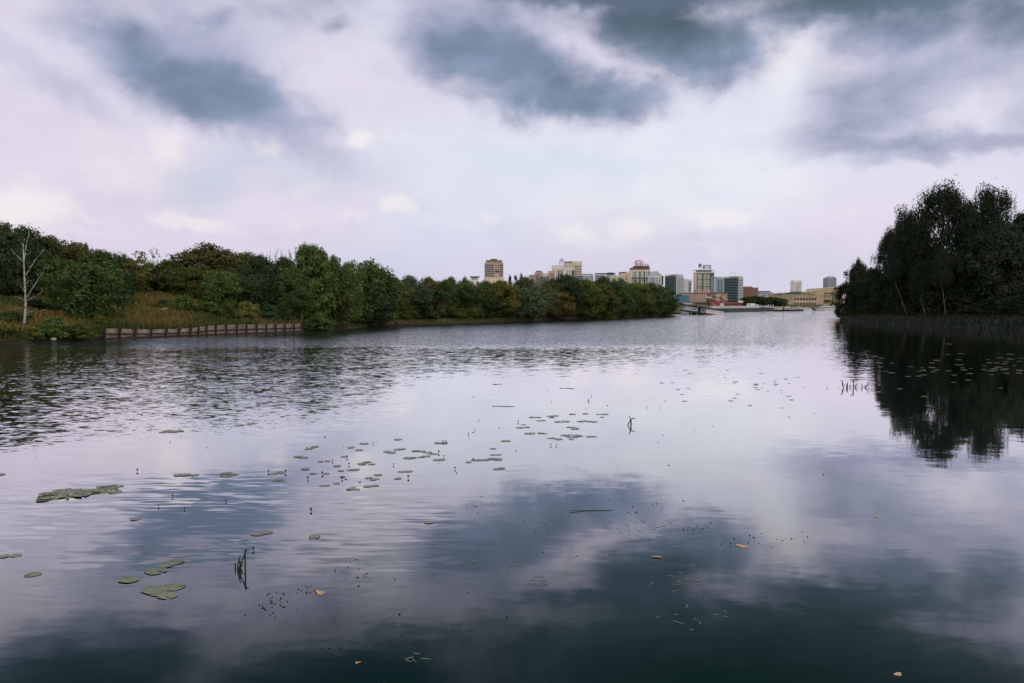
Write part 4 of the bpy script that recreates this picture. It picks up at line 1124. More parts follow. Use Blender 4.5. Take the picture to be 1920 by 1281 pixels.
m = MB(); w = b.wr; m.add([(-w * .4, 0, b.h), (w, 0, b.h), (w, 0, b.z(537)), (0.1 * w, 0, b.z(540.5)), (-w * .4, 20, b.h), (w, 20, b.h), (w, 20, b.z(537)), (.1 * w, 20, b.z(540.5))], [(0, 1, 2, 3), (4, 7, 6, 5), (0, 3, 7, 4), (3, 2, 6, 7), (1, 5, 6, 2), (0, 4, 5, 1)]); m.build('roof', C_OCHRE2, b.root)
b.windows('R', .1, .6, 560, 566, 3, 1, G_DARK, .3); b.face('R', -.02, 1, 549, 550.2, C_DGREEN, 'gutter', .6); b.face('R', -.05, .45, 563, 565, C_DARK, 'canopy', 2.5); b.face('R', .5, .54, 550, 575, C_DGREEN, 'downpipe', .5); b.windows('R', .05, .95, 553, 558, 7, 1, G_DARK, .3, .7)
b = Bld('white row of flats on the ridge above the ochre halls', 1521, 541.5, 860, 14, 29, 0, C_LGREY); b.windows('R', .03, .97, 542.5, 547, 10, 2); b.roof(.2, .3, .2, .6, 539.8, C_WHITE, 'roof_housing'); b.roof(.5, .8, .2, .6, 540, C_GREY, 'roof_housing')
b = Bld('slim white twin tower with a brown middle strip far behind the palace', 1488.5, 527, 1100, 14, 15, 0, C_WHITE); b.roof(0, .42, 0, 1, 526, C_WHITE, 'crown'); b.roof(.68, 1, 0, 1, 525.6, C_WHITE, 'crown'); b.face('R', .44, .66, 530, 548, C_TAN, 'bay', .5); b.windows('R', .08, .40, 529, 547, 2, 8, G_BLUE); b.windows('R', .7, .95, 529, 547, 2, 8, G_BLUE); b.part('podium', C_DGREEN, -1.5, b.wr + 1.5, -3, 12, 0, b.z(547))
b = Bld('far grey glass tower with a chamfered top and roof frame by the right-hand trees', 1550.5, 522, 1150, 14, 18, 0, G_BLUE, 'glass_tower'); b.bands('R', .02, .98, 523, 545, 12, .35, C_GREY, 'floor_edge', .3)
m = MB(); w = b.wr; m.add([(0, 0, b.h), (w, 0, b.h), (w * .86, 1, b.z(519.2)), (w * .2, 1, b.z(519.2)), (0, 14, b.h), (w, 14, b.h), (w * .86, 13, b.z(519.2)), (w * .2, 13, b.z(519.2))], [(0, 1, 2, 3), (4, 7, 6, 5), (0, 3, 7, 4), (3, 2, 6, 7), (1, 5, 6, 2)]); m.box(w * .25, w * .3, 4, 5, b.z(519.2), b.z(517.9)); m.box(w * .72, w * .77, 4, 5, b.z(519.2), b.z(517.9)); m.box(w * .22, w * .8, 4, 5, b.z(517.9), b.z(517.3)); m.build('crown', C_BLUE, b.root)

# ---------------------------------------------------------------- rooftop signs
def letters(root, txt, size, x, z, mat, y=0.0, spread=1.0, bold=0.0):
    for ch in txt:
        cu = bpy.data.curves.new('letter', 'FONT'); cu.body = ch; cu.size = size; cu.extrude = 0.12; cu.offset = bold; cu.align_x = 'LEFT'
        tmp = bpy.data.objects.new('letter', cu); COL.objects.link(tmp)
        bpy.context.view_layer.update()
        me = bpy.data.meshes.new_from_object(tmp.evaluated_get(bpy.context.evaluated_depsgraph_get()))
        wid = tmp.dimensions.x
        COL.objects.unlink(tmp); bpy.data.objects.remove(tmp)
        me.name = 'letter'; me.materials.clear()
        o = link_mesh('letter', me, mat, root); o.location = (x, y, z); o.rotation_euler = (math.pi / 2, 0, 0)
        x += wid + size * 0.12 * spread
    return x
def sign_root(label, px, py, D):
    p = at_y(px, py, D); return empty('roof_sign', p, 0, label, 'sign'), D / F
# blue three-letter sign with a winged globe mark
r, u = sign_root('dark blue rooftop letters with a striped globe mark on the tall white tower', 1307, 505.6, 779)
def bar_letter(strokes, x0, z0, w, h, t):
    m = MB()
    for k, (xa, za, xb, zb) in enumerate(strokes):
        a, b = Vector((x0 + xa * w, .02 * k, z0 + za * h)), Vector((x0 + xb * w, .02 * k, z0 + zb * h))
        d = (b - a).normalized() * t * .45
        m.bar(a - d, b + d, .5, t)
    m.build('letter', C_NAVY, r)
LW, LH, LT = 3.6 * u, 5.6 * u, 1.25 * u
bar_letter([(0, 0, 0, 1), (0, 1, .75, 1), (.75, 1, .95, .78), (.95, .78, .75, .53), (0, .53, .75, .53), (.75, .53, 1, .27), (1, .27, .8, 0), (0, 0, .8, 0)], 11.6 * u, 2.2 * u, LW, LH, LT)
bar_letter([(0, 1, 1, 1), (.5, 0, .5, 1)], 17.0 * u, 2.2 * u, LW, LH, LT)
bar_letter([(0, 0, 0, 1), (0, 1, .9, 1), (0, .55, .75, .55), (.75, .55, 1, .27), (1, .27, .8, 0), (0, 0, .8, 0)], 22.4 * u, 2.2 * u, LW, LH, LT)
for k in range(3):
    m = MB(); z = (4.6 + 2.1 * k) * u
    m.tube([((3.2 + 5.6 * t) * u, 0, z + (1.1 * math.sin(t * 2.4) + .6 * t - (.9 if k == 0 else 0) * t * t) * u) for t in (0, .2, .4, .6, .8, 1)], [.3, .42, .5, .5, .42, .25], 6); m.build('emblem_stripe', C_NAVY, r)
m = MB()
m.tube([((6 + 3.1 * math.cos(a)) * u, .1, (6.8 + 3.1 * math.sin(a)) * u) for a in [1.2 + .32 * i for i in range(11)]], [.28] * 11, 5); m.build('emblem_ring', C_NAVY, r)
m = MB()
for x in (5, 8, 12.5, 17, 22.5): m.box(x * u - .12, x * u + .12, .2, .44, -.5 * u, 4.5 * u)
m.build('support_frame', C_SIGNGREY, r)
# oval red sign
r, u = sign_root('red oval rooftop sign with three letters on the brown stepped tower top', 1198, 497, 789)
m = MB(); m.tube([(8 * u * math.cos(a), 0, 4.4 * u + 4.1 * u * math.sin(a)) for a in [2 * math.pi * i / 28 for i in range(29)]], [.34] * 29, 6, cap=False); m.build('oval_ring', C_REDSIGN, r)
letters(r, 'KIA', 5.4 * u, -5.2 * u, 2.5 * u, C_REDSIGN, bold=0.16, spread=1.0)
m = MB()
for x in (-4, 0, 4): m.box(x * u - .12, x * u + .12, .3, .54, -2.5 * u, 4.4 * u)
m.build('support_frame', C_BROWN, r)
# double chevron
r, u = sign_root('grey double chevron rooftop sign with a small red word under it on the white block', 1053, 499, 789)
for k in range(2):
    z = (6.5 + 3.4 * k) * u
    m = MB()
    for sgn in (-1, 1): m.hexa([(0, -.2, z + 2.4 * u), (0, .2, z + 2.4 * u), (sgn * 4.4 * u, .2, z - 1.3 * u), (sgn * 4.4 * u, -.2, z - 1.3 * u), (0, -.2, z + 4.2 * u), (0, .2, z + 4.2 * u), (sgn * 4.4 * u, .2, z + .3 * u), (sgn * 4.4 * u, -.2, z + .3 * u)])
    m.build('chevron', C_SIGNGREY, r)
letters(r, 'CITROËN', 2.5 * u, -6.6 * u, 3.2 * u, C_REDSIGN, bold=0.0, spread=.9)
m = MB()
for x in (-5, -2, 2, 5): m.box(x * u - .1, x * u + .1, .3, .5, -1.5 * u, 7 * u)
m.build('support_frame', C_LGREY, r)
# antennas on the corner tower
D = 628
p = at_y(1372, 518, D); r = empty('antenna', p, 0, 'thin lattice antennas on the roof of the dark green corner tower', 'antenna'); u = D / F
for x0, hh in ((0, 9), (4, 9.5), (7, 8)):
    m = MB(); m.tube([(x0 * u, 0, 0), (x0 * u, 0, hh * u)], [.10, .06], 4)
    for k in range(4): m.bar(((x0 - 1.2) * u, 0, (hh - 1.5 * k - 1) * u), ((x0 + 1.2) * u, 0, (hh - 1.5 * k - .4) * u), .06)
    m.build('mast', C_LGREY, r)
m = MB(); m.bar((13 * u, 0, 0), (21 * u, 0, 4.5 * u), .14); m.bar((15 * u, 0, 0), (21 * u, 0, 4.5 * u), .1); m.build('jib', C_LGREY, r)

# ---------------------------------------------------------------- far quay
ql = [(88, 352), (95, 362), (137, 414), (190, 483), (235, 527), (300, 565)]
def ribbon(name, line, off0, off1, z0, z1, mat, parent=None):
    m = MB()
    for (x0, y0), (x1, y1) in zip(line, line[1:]):
        L = math.hypot(x1 - x0, y1 - y0); nx_, ny_ = (y1 - y0) / L, -(x1 - x0) / L
        m.hexa([(x0 + nx_ * off1, y0 + ny_ * off1, z0), (x1 + nx_ * off1, y1 + ny_ * off1, z0), (x1 + nx_ * off0, y1 + ny_ * off0, z0), (x0 + nx_ * off0, y0 + ny_ * off0, z0),
                (x0 + nx_ * off1, y0 + ny_ * off1, z1), (x1 + nx_ * off1, y1 + ny_ * off1, z1), (x1 + nx_ * off0, y1 + ny_ * off0, z1), (x0 + nx_ * off0, y0 + ny_ * off0, z1)])
    return m.build(name, mat, parent)
q = empty('quay_wall', (0, 0, 0), 0, 'long dark concrete quay wall along the far bank', 'wall')
ribbon('wall', ql, -.3, .8, -1, 1.75, C_QUAY, q); ribbon('coping', ql, -.4, .95, 1.75, 1.95, cmat('coping_concrete', (0.16, 0.155, 0.15)), q)
q = empty('barrier_fence', (0, 0, 0), 0, 'pale grey sheet barrier on the quay right of the tilted landing stage', 'fence')
bl = [(93, 360), (112, 383), (131, 406.5)]
ribbon('panel', bl, -.7, -.6, 1.95, 2.95, C_GREY, q)
for t in range(13):
    x, y = 93 + 38 * t / 12, 360 + 46.5 * t / 12
    m = MB().box(x - .06, x + .06, y - .9, y - .74, 1.95, 3.3); m.build('post', C_GREY, q)
for i, (px, w, top, lab) in enumerate([(1402, 26, 556, 'dark green tree at the left end of the far quay row'), (1414, 30, 554.5, 'dark green tree second in the far quay row under the red brick block'), (1428, 30, 556, 'dark green tree in the middle of the far quay row'),
                                     (1442, 30, 557, 'dark green tree right of the middle of the far quay row'), (1455, 28, 558, 'dark green tree second from the palace in the far quay row'), (1465, 20, 560, 'dark green tree touching the left end of the ochre palace')]):
    plant_px('round', px, top, 455 + 5 * i, w, 'dark', lab)
p = at_y(1264, 590, 300)
m = MB().tube([(0, 0, 0), (0, 0, 8.0)], [.09, .07], 6); m.box(-.12, .5, -.1, .1, 7.9, 8.1)
o = m.build('lamp_post', C_CREAM); o.location = (p.x, 300, 0.6); tag(o, 'thin pale lamp post at the tip of the left wood', 'lamp post')

# tilted landing stage
root = empty('landing_stage', (at_y(1281, 590, 292).x, 292, -.15), 0, 'half-sunken two-storey landing stage with dark roof, tilting down to the right', 'landing stage')
root.rotation_euler = (0, R(8.3), 0)
LS = lambda name, mat, *bx: MB().box(*bx).build(name, mat, root)
LS('roof', C_DARK, -1.6, 15.6, -.6, 5.6, 3.75, 4.05); LS('deck', C_DARK, -.3, 13, -.5, 5.5, 1.55, 1.95); LS('hull', C_BLUE, 0, 16, 0.3, 5, -1.6, .45)
LS('lower_cabin', C_GREY, .2, 2.2, .1, 5, .45, 1.55); LS('lower_wall', C_DGREEN, 2.2, 11, 2.4, 2.6, .45, 1.55)
LS('upper_cabin', C_GREY, .3, 2.7, .05, 5, 1.95, 3.75); LS('back_wall', C_DGREEN, 2.7, 8.2, 3.0, 3.2, 1.95, 3.75)
LS('window_frame', C_HULL, 2.8, 4.7, 0, .15, 2.05, 3.3); LS('window', G_DARK, 3.05, 3.6, -.04, .02, 2.3, 3.1); LS('window', G_DARK, 3.85, 4.45, -.04, .02, 2.3, 3.1)
LS('window_frame', C_GREY, 6.3, 7.7, 0, .15, 2.0, 3.6); LS('window', G_GREEN, 6.5, 7.5, -.04, .02, 2.2, 3.4)
LS('panel_wall', cmat('pinkish_white_panels', (0.696, 0.600, 0.600)), 8.2, 15.2, 0, .2, 1.95, 3.6)
for x in (2.8, 4.9): LS('pillar', C_HULL, x, x + .14, -.3, -.16, .3, 4.6 if x > 3 else 3.7)
for x in (8.2, 11, 14): LS('pillar', C_HULL, x, x + .1, -.3, -.2, 1.95, 3.75)
m = MB()
for k in range(9): m.box(6 + k, 6.05 + k, -.5, -.45, 4.05, 4.7)
m.box(6, 14.05, -.5, -.45, 4.66, 4.72); m.build('railing', C_LGREY, root)

# ---------------------------------------------------------------- boats and quay vehicles
def hull_mesh(L, W, H, rake=.16, sheer=.25):
    m = MB(); n = 10; prof = []
    for i in range(n + 1):
        t = i / n                                   # 0 bow, 1 stern
        w = W / 2 * min(1, (1 - (1 - min(t / .45, 1)) ** 2) + .02)
        zt = H * (1 + sheer * (1 - t) ** 2); x = t * L
        xb = L * rake + t * L * (1 - rake)
        prof.append([(x, -w, zt), (xb, -w * .7, 0.0), (xb, -w * .5, -.4), (xb, w * .5, -.4), (xb, w * .7, 0.0), (x, w, zt)])
    base = len(m.v)
    for pr in prof: m.v += pr
    for i in range(n):
        for k in range(5): a = i * 6 + k; m.f.append((a, a + 1, a + 7, a + 6))
        m.f.append((i * 6 + 5, i * 6, i * 6 + 6, i * 6 + 11))
    m.f.append(tuple(range(n * 6, n * 6 + 6))); m.f.append(tuple(range(5, -1, -1)))
    return m
def slanted(x0, x1, xt0, xt1, w, z0, z1):
    return MB().hexa([(x0, -w, z0), (x1, -w, z0), (x1, w, z0), (x0, w, z0), (xt0, -w * .92, z1), (xt1, -w * .92, z1), (xt1, w * .92, z1), (xt0, w * .92, z1)])
def boat(label, px, D, L, H, decks, cat='boat', name='motor_boat', hullmat=None, rz=0.0, group=None, W=None):
    p = at_y(px, 590, D); W = W or L * .26
    r = empty(name, (p.x, D, 0), rz, label, cat, group)
    hull_mesh(L, W, H).build('hull', hullmat or C_HULL, r)
    z = H * .98
    for (a, b_, c_, d_, hh) in decks:
        slanted(a * L, b_ * L, c_ * L, d_ * L, W * .40, z, z + hh).build('cabin', C_HULL, r)
        wz0, wz1 = z + hh * .35, z + hh * .78
        fa = a + (c_ - a) * .35; fb = b_ + (d_ - b_) * .35
        MB().box(fa * L + .15, fb * L - .3, -W * .405, W * .405, wz0, wz1).build('window_band', G_DARK, r)
        z += hh
    MB().tube([(L * .6, 0, z), (L * .62, 0, z + H * .9)], [.06, .03], 5).build('mast', C_HULL, r)
    return r
boat('large white motor yacht with two dark window bands by the right-hand trees', 1527, 462, 13.5, 1.35, [(.12, .96, .26, .95, 1.0), (.28, .92, .40, .90, .9), (.44, .8, .47, .8, .25)], 'yacht', 'yacht')
boat('white cabin boat with high wheelhouse at the middle of the far quay, dark hull', 1465, 424, 6.6, 1.0, [(.2, .9, .3, .9, .9), (.3, .7, .36, .68, .7)], hullmat=C_DHULL)
boat('small white cabin boat just right of the dark-hulled cabin boat', 1478, 430, 4.6, .95, [(.15, .85, .3, .85, .9)], hullmat=C_DHULL)
boat('white and grey boat under the left windows of the palace', 1487, 440, 5.6, 1.0, [(.25, .95, .32, .95, 1.0), (.4, .8, .45, .8, .4)], hullmat=C_DHULL)
boat('low cream-pink boat under the right windows of the palace', 1500, 452, 6.8, 1.2, [(.12, .85, .3, .8, .7)])
# white house boat on the quay edge
p = at_y(1439, 590, 420); r = empty('house_boat', (p.x, 420, 0), 0, 'long white house boat with a row of roof funnels in front of the quay trees', 'boat')
hull_mesh(8.0, 2.6, .9, .05, .05).build('hull', C_DHULL, r); MB().box(.5, 7.6, -1.2, 1.2, .85, 2.3).build('cabin', C_CREAM, r); MB().box(.2, 7.9, -1.4, 1.4, 2.3, 2.5).build('roof', C_LGREY, r)
for k in range(6): MB().box(1 + k * 1.05, 1.6 + k * 1.05, -1.26, -1.18, 1.4, 2.0).build('window', G_DARK, r)
for x, hh in ((.4, 1.2), (1.7, 1.1), (3.0, .9)): MB().tube([(x, 0, 2.5), (x, 0, 2.5 + hh)], [.22, .2], 8).build('funnel', C_LGREY, r)
# parked vans and cars on the quay
def vehicle(px, Y, L, H, label, van, col, name, group=None):
    p = at_y(px, 575, Y); z = 1.95 if not van else 1.95
    r = empty(name, (p.x, Y, gz(p.x, Y)), R(2), label, name.split('_')[-1], group)
    if van: slanted(0, L, .5, L - .1, .95, .35, H).build('body', col, r); MB().box(.75, 1.6, -.97, .97, H * .55, H * .85).build('window', G_DARK, r)
    else:
        slanted(0, L, .1, L - .1, .88, .3, .85).build('body', col, r); slanted(L * .2, L * .9, L * .34, L * .76, .8, .85, H).build('cabin', G_DARK, r)
        slanted(L * .34, L * .76, L * .35, L * .75, .72, H, H + .05).build('roof', col, r)
    for x in (L * .18, L * .8):
        for y in (-.9, .9): MB().tube([(x, y - .1, .32), (x, y + .1, .32)], [.32, .32], 10).build('wheel', C_DARK, r)
vehicle(1400, 418, 2.1 * 2.1, 2.2, 'white van parked at the left end of the quay trees', True, C_HULL, 'parked_van')
vehicle(1411, 420, 3.2, 1.7, 'cream van parked right of the white van below the quay trees', True, C_CREAM, 'parked_van')
for px, lab, cm in ((1419.5, 'pale parked car right of the cream van under the quay trees', C_LGREY), (1430, 'white parked car nearest the house boat under the quay trees', C_HULL)):
    vehicle(px, 424, 3.4, 1.35, lab, False, cm, 'parked_car')
# ---------------------------------------------------------------- water lilies and things afloat
def pad_material(name, c1, c2):
    m, nt, out = new_mat(name); g = N(nt)
    oi = g.node('ShaderNodeObjectInfo'); co = g.node('ShaderNodeTexCoord').outputs['Object']
    c = g.mix(oi.outputs['Random'], c1, c2)
    nz = g.noise(g.vmath('ADD', co, g.comb(g.math('MULTIPLY', oi.outputs['Random'], 50.0), 0.0, 0.0)), 2.2, 4.0, 0.6)
    c = g.mix(g.smooth(nz, 0.50, 0.66, 0, .75), c, (0.20, 0.15, 0.07))
    c = g.mix(g.smooth(nz, 0.36, 0.30, 0, .6), c, (0.06, 0.07, 0.03))
    # veins running out from the stalk
    x, y, z = g.sep(co)
    ang = g.math('ARCTAN2', y, x)
    v = g.math('ABSOLUTE', g.math('SINE', g.math('MULTIPLY', ang, 9.0)))
    c = g.mix(g.smooth(v, 0.0, 0.18, .35, 0), c, (0.26, 0.28, 0.16))
    p = g.node('ShaderNodeBsdfPrincipled'); nt.links.new(c, p.inputs['Base Color']); p.inputs['Roughness'].default_value = 0.30
    nt.links.new(p.outputs[0], out.inputs['Surface']); return m
M_PAD = pad_material('lily_pad_skin', (0.070, 0.110, 0.045), (0.165, 0.175, 0.095))
M_PADY = pad_material('yellowed_leaf_skin', (0.13, 0.11, 0.070), (0.15, 0.12, 0.075))
M_ORANGE = simple_mat('orange_leaf_skin', (0.40, 0.26, 0.14), 0.6, 0.35, 9.0)
M_BUD = simple_mat('dark_bud_skin', (0.018, 0.016, 0.014), 0.7, 0.3, 20.0)
M_TWIG = simple_mat('wet_twig_bark', (0.020, 0.018, 0.015), 0.7, 0.4, 20.0)
M_PALEWEED = simple_mat('pale_weed_skin', (0.17, 0.20, 0.17), 0.7, 0.3, 10.0)

def pad_mesh(seed, mat):
    rng = np.random.default_rng(seed); n = 30; notch = 0.32
    ph = rng.uniform(0, 6.28, 3)
    ring = []
    for i in range(n):
        a = notch / 2 + (2 * math.pi - notch) * i / (n - 1)
        r = 1 + .05 * math.sin(2 * a + ph[0]) + .035 * math.sin(5 * a + ph[1]) + rng.normal() * .012
        if seed % 3 == 1 and 2.2 < a < 2.7: r *= .82           # a bite taken out
        ring.append((a, r))
    V_ = [(0.12, 0, 0.0)]; F_ = []
    for k, (s, z) in enumerate(((.55, 0.0), (.92, .004), (1.0, .010))):
        for a, r in ring:
            up = z + (.022 * max(0, math.sin(a * 1.5 + ph[2])) if k == 2 else 0)
            V_.append((math.cos(a) * r * s * 1.08, math.sin(a) * r * s * .94, up))
    for i in range(n - 1):
        F_.append((0, 1 + i, 2 + i))
        for k in range(2): a = 1 + k * n + i; F_.append((a, a + n, a + n + 1, a + 1))
    m = len(V_)                                                  # underside
    V_ += [(x, y, z - .012) for x, y, z in V_]
    F_ += [tuple(i + m for i in f[::-1]) for f in F_]
    edge = [0] + [1 + 2 * n + i for i in range(n)]
    for a, b in zip([1 + 2 * n + i for i in range(n - 1)], [1 + 2 * n + i + 1 for i in range(n - 1)]): F_.append((a, a + m, b + m, b))
    me = bpy.data.meshes.new('lily_pad'); me.from_pydata(V_, [], F_); me.update(); me.materials.append(mat)
    me.polygons.foreach_set('use_smooth', [True] * len(me.polygons))
    return me
PADS = [pad_mesh(i, M_PAD) for i in range(6)]
PADSY = [pad_mesh(20 + i, M_PADY) for i in range(3)]
prng = random.Random(3)
_z = [0]
def pad(px, py, wpx, label, group=None, yellow=False, name='lily_pad', tilt=0.012, cat='lily pad'):
    p = on_z(px, py); r = wpx / F * p.y / 2
    _z[0] = (_z[0] + 1) % 5
    o = bpy.data.objects.new(name, prng.choice(PADSY if yellow else PADS)); COL.objects.link(o)
    o.location = (p.x, p.y, 0.003 + 0.0012 * _z[0] + r * .012)
    o.scale = (r, r, r)
    o.rotation_euler = (prng.uniform(-tilt, tilt), prng.uniform(-tilt, tilt), prng.uniform(0, 6.28))
    return tag(o, label, cat, group)
# the near ones
pad(292, 1071, 42, 'green lily pad below the upper pair of the near left pads')
pad(328, 1055, 32, 'pale lily pad, uppermost of the near left pads')
pad(312, 1061, 26, 'small lily pad tucked under the uppermost near left pad')
pad(241, 1088, 36, 'single green lily pad floating left of the near left pads')
pad(291, 1106, 52, 'largest near lily pad, spotted green, lower left')
pad(325, 1102, 40, 'narrow-looking lily pad touching the right side of the largest near pad')
pad(314, 1117, 38, 'lily pad below the largest near pad')
pad(297, 1113, 32, 'lily pad half under the largest near pad')
pad(7, 1044, 20, 'lily pad at the left edge, just above the near left pads')
pad(30, 1042, 22, 'ragged brownish lily pad beside the one at the left edge', yellow=True)
# the floating mat
for i in range(42):
    t = i / 41; x = 80 + 145 * prng.random() ** 1.4; y = 932 - 20 * (x - 80) / 150 * prng.uniform(.5, 1.15) - prng.uniform(-7, 9) * (1 - (x - 80) / 180)
    pad(x, y, prng.uniform(18, 31), 'green lily pad in the dense floating mat at left', 'lily pads of the dense mat at left', tilt=.10)
Z2 = lambda x, y: (500 + x / 3.0, 700 + y / 3.0)
mid = [(545, 397), (180, 470), (205, 476), (228, 427), (250, 424), (275, 414), (470, 418), (515, 432), (735, 373), (430, 470), (310, 498), (345, 495), (535, 510), (560, 505), (585, 512), (215, 540), (395, 523), (470, 545), (500, 543), (40, 566), (75, 560),
       (60, 602), (90, 606), (265, 566), (330, 565), (415, 550), (420, 585), (760, 555), (795, 553), (625, 573), (575, 590), (600, 600), (620, 595), (310, 634), (340, 632), (395, 620), (465, 652), (490, 645), (515, 655), (575, 637), (610, 633), (675, 442), (705, 448), (745, 430), (765, 427),
       (845, 438), (870, 440), (910, 446), (935, 455), (800, 478), (830, 476), (870, 472), (900, 468), (960, 488), (985, 487), (965, 393), (1000, 392), (1170, 490), (1200, 490), (1235, 488), (1265, 482), (1300, 485), (1270, 460), (1305, 459), (1295, 540), (1320, 536), (1130, 501), (1335, 382), (1350, 382), (1275, 425), (740, 593), (555, 500), (540, 515), (575, 500)]
for x, y in mid:
    X, Y_ = Z2(x, y); pad(X + prng.uniform(-2, 2), Y_, prng.uniform(11, 19), 'small lily pad in the loose patch at the centre left of the water', 'lily pads of the loose centre left patch')
rgt = [(1470, 340), (1490, 339), (1548, 338), (1570, 341), (1590, 366), (1615, 366), (1640, 372), (1670, 350), (1690, 356), (1705, 347), (1730, 353), (1745, 360), (1765, 354), (1720, 373), (1815, 357), (1835, 357), (1430, 307), (1460, 304), (1450, 290), (1535, 268), (1555, 267), (1500, 248), (1525, 249), (1590, 242), (1620, 240), (1600, 250),
       (1640, 274), (1685, 272), (1710, 305), (1735, 307), (1720, 316), (1745, 313), (1765, 272), (1790, 270), (1815, 272), (1835, 273), (1725, 231), (1790, 228), (1870, 232), (1905, 231), (1885, 248), (1680, 350), (1755, 349), (1710, 362)]
for x, y in rgt:
    X, Y_ = Z2(x, y); pad(X + prng.uniform(-2, 2), Y_, prng.uniform(9, 15), 'small lily pad in the patch just right of the centre of the water', 'lily pads of the patch right of centre')
for x, y in [(1280, 186), (1305, 186), (1330, 187), (1355, 187), (1380, 187), (1660, 85), (1690, 84), (1715, 87), (1285, 63), (1310, 62)]:
    X, Y_ = Z2(x, y); pad(X, Y_, 10, 'tiny far lily pad in the short rows beyond the centre patches', 'far rows of lily pads')
for x, y, n, lab, grp in [(350, 892, 5, 'lily pad in the small clump right of the dense mat', 'lily pads of the clump right of the mat'), (318, 811, 9, 'far lily pad in the clump at the edge of the left ripples', 'lily pads at the edge of the ripples'),
                          (14, 891, 3, 'lily pad in the clump cut by the left edge', 'lily pads cut by the left edge'), (432, 890, 5, 'lily pad in the short row between two clumps at centre left', 'lily pads in the short row')]:
    for i in range(n): pad(x + prng.uniform(-20, 20), y + prng.uniform(-3.5, 3.5), prng.uniform(14, 22) * (0.8 if y < 850 else 1), lab, grp)
for i in range(34):
    x = prng.uniform(1240, 1560); y = prng.uniform(690, 790)
    pad(x, y, prng.uniform(5, 11), 'tiny scattered lily pad on the bright calm water at right', 'scattered lily pads on the bright right water')
for i in range(64):
    x = 1620 + 300 * prng.random() ** .7; y = prng.gauss(690, 10) if i < 48 else prng.uniform(640, 760)
    pad(x, y, prng.uniform(6, 13), 'small lily pad floating in the dark tree reflection at right', 'lily pads in the dark reflection')
# yellowed leaves lying under the surface film
for x, y, w in [(484, 1001, 30), (503, 999, 18), (590, 1007, 24), (805, 980, 18), (62, 1078, 28), (255, 973, 22)]:
    pad(x, y, w, 'yellowish withered lily leaf lying flat on the water', 'withered lily leaves', yellow=True, name='withered_leaf', cat='leaf')

# fallen leaves
def leaf_mesh(seed):
    rng = random.Random(seed); n = 14; V_ = [(0, 0, .05)]; 
    for i in range(n):
        a = 2 * math.pi * i / n; r = 1 + .18 * math.sin(3 * a + seed) + rng.uniform(-.1, .1)
        V_.append((math.cos(a) * r, math.sin(a) * r * .6, .03 + .16 * max(0, math.sin(a + seed)) ** 2))
    F_ = [(0, 1 + i, 1 + (i + 1) % n) for i in range(n)]
    m = len(V_); V_ += [(x, y, z - .05) for x, y, z in V_]
    F_ += [tuple(k + m for k in f[::-1]) for f in F_[:]] + [(1 + i, 1 + i + m, 1 + (i + 1) % n + m, 1 + (i + 1) % n) for i in range(n)]
    me = bpy.data.meshes.new('fallen_leaf'); me.from_pydata(V_, [], F_); me.update(); me.materials.append(M_ORANGE); return me
LEAVES = [leaf_mesh(i) for i in range(3)]
for x, y, w, lab in [(600, 1112, 28, 'bright orange-tan leaf floating right of the twigs, largest fallen leaf'), (1392, 1025, 26, 'pale tan leaf floating in the bright cloud reflection'), (1232, 1045, 22, 'tan leaf floating at the left rim of the dark cloud reflection'),
                     (1684, 1265, 20, 'small orange leaf at the bottom edge of the photo, right half'), (670, 1048, 12, 'tiny tan leaf left of the middle dark reflection'), (1079, 1043, 13, 'tiny tan leaf in the middle of the dark cloud reflection'),
                     (671, 1243, 13, 'small reddish leaf near the bottom edge, left half'), (875, 1111, 9, 'tiny pinkish leaf in the middle foreground'), (1645, 970, 14, 'tiny pale leaf on the grey water at right')]:
    p = on_z(x, y); o = bpy.data.objects.new('fallen_leaf', prng.choice(LEAVES)); COL.objects.link(o)
    r = w * .85 / F * p.y / 2; o.scale = (r, r, r); o.location = (p.x, p.y, .004); o.rotation_euler = (0, 0, prng.uniform(0, 6.28)); tag(o, lab, 'leaf')

# buds standing out of the water
bm_ = MB(); bm_.tube([(0, 0, .45), (0, 0, .52), (0, 0, .68), (0, 0, .86), (0, 0, 1.0)], [.10, .26, .34, .22, .05], 9); POD = bm_.mesh('pod'); POD.materials.append(M_BUD)
bm_ = MB(); bm_.tube([(.1, 0, -.6), (.04, 0, 0), (0, 0, .46)], [.09, .08, .08], 6); STALK = bm_.mesh('stalk'); STALK.materials.append(M_BUD)
buds = [Z2(x, y) for x, y in [(600, 400), (225, 424), (993, 390), (1010, 390), (718, 435), (965, 450), (995, 470), (370, 494), (455, 475), (463, 518), (712, 518), (8, 558), (105, 560), (230, 598), (422, 595), (1060, 540), (250, 776), (795, 591), (315, 570), (1598, 408), (1628, 410),
                               (1600, 162), (1827, 130), (1810, 157), (1170, 320), (1192, 268), (1135, 345), (1415, 276), (1665, 273)]] + [(x / 3.0, 780 + y / 3.0) for x, y in [(972, 456), (892, 512), (1036, 526), (773, 313), (1750, 540), (1730, 355), (1270, 484), (380, 455)]] + \
       [(476, 1032), (1213, 764), (1239, 765), (1265, 699), (1452, 720), (1465, 734), (1551, 729), (1573, 727), (1104, 752)]
for i, (x, y) in enumerate(buds):
    p = on_z(x, y)
    near = i == len(buds) - 9
    r = empty('lily_bud', (p.x, p.y, 0), prng.uniform(0, 6.28), 'dark lily bud beside the near twigs' if near else 'small dark lily bud standing out of the calm water', 'bud', None if near else 'dark lily buds on the calm water')
    s = prng.uniform(.05, .085); r.rotation_euler = (prng.uniform(-.3, .3), prng.uniform(-.3, .3), r.rotation_euler.z)
    for nm, me in (('pod', POD), ('stalk', STALK)):
        o = bpy.data.objects.new(nm, me); COL.objects.link(o); o.parent = r; o.scale = (s, s, s)

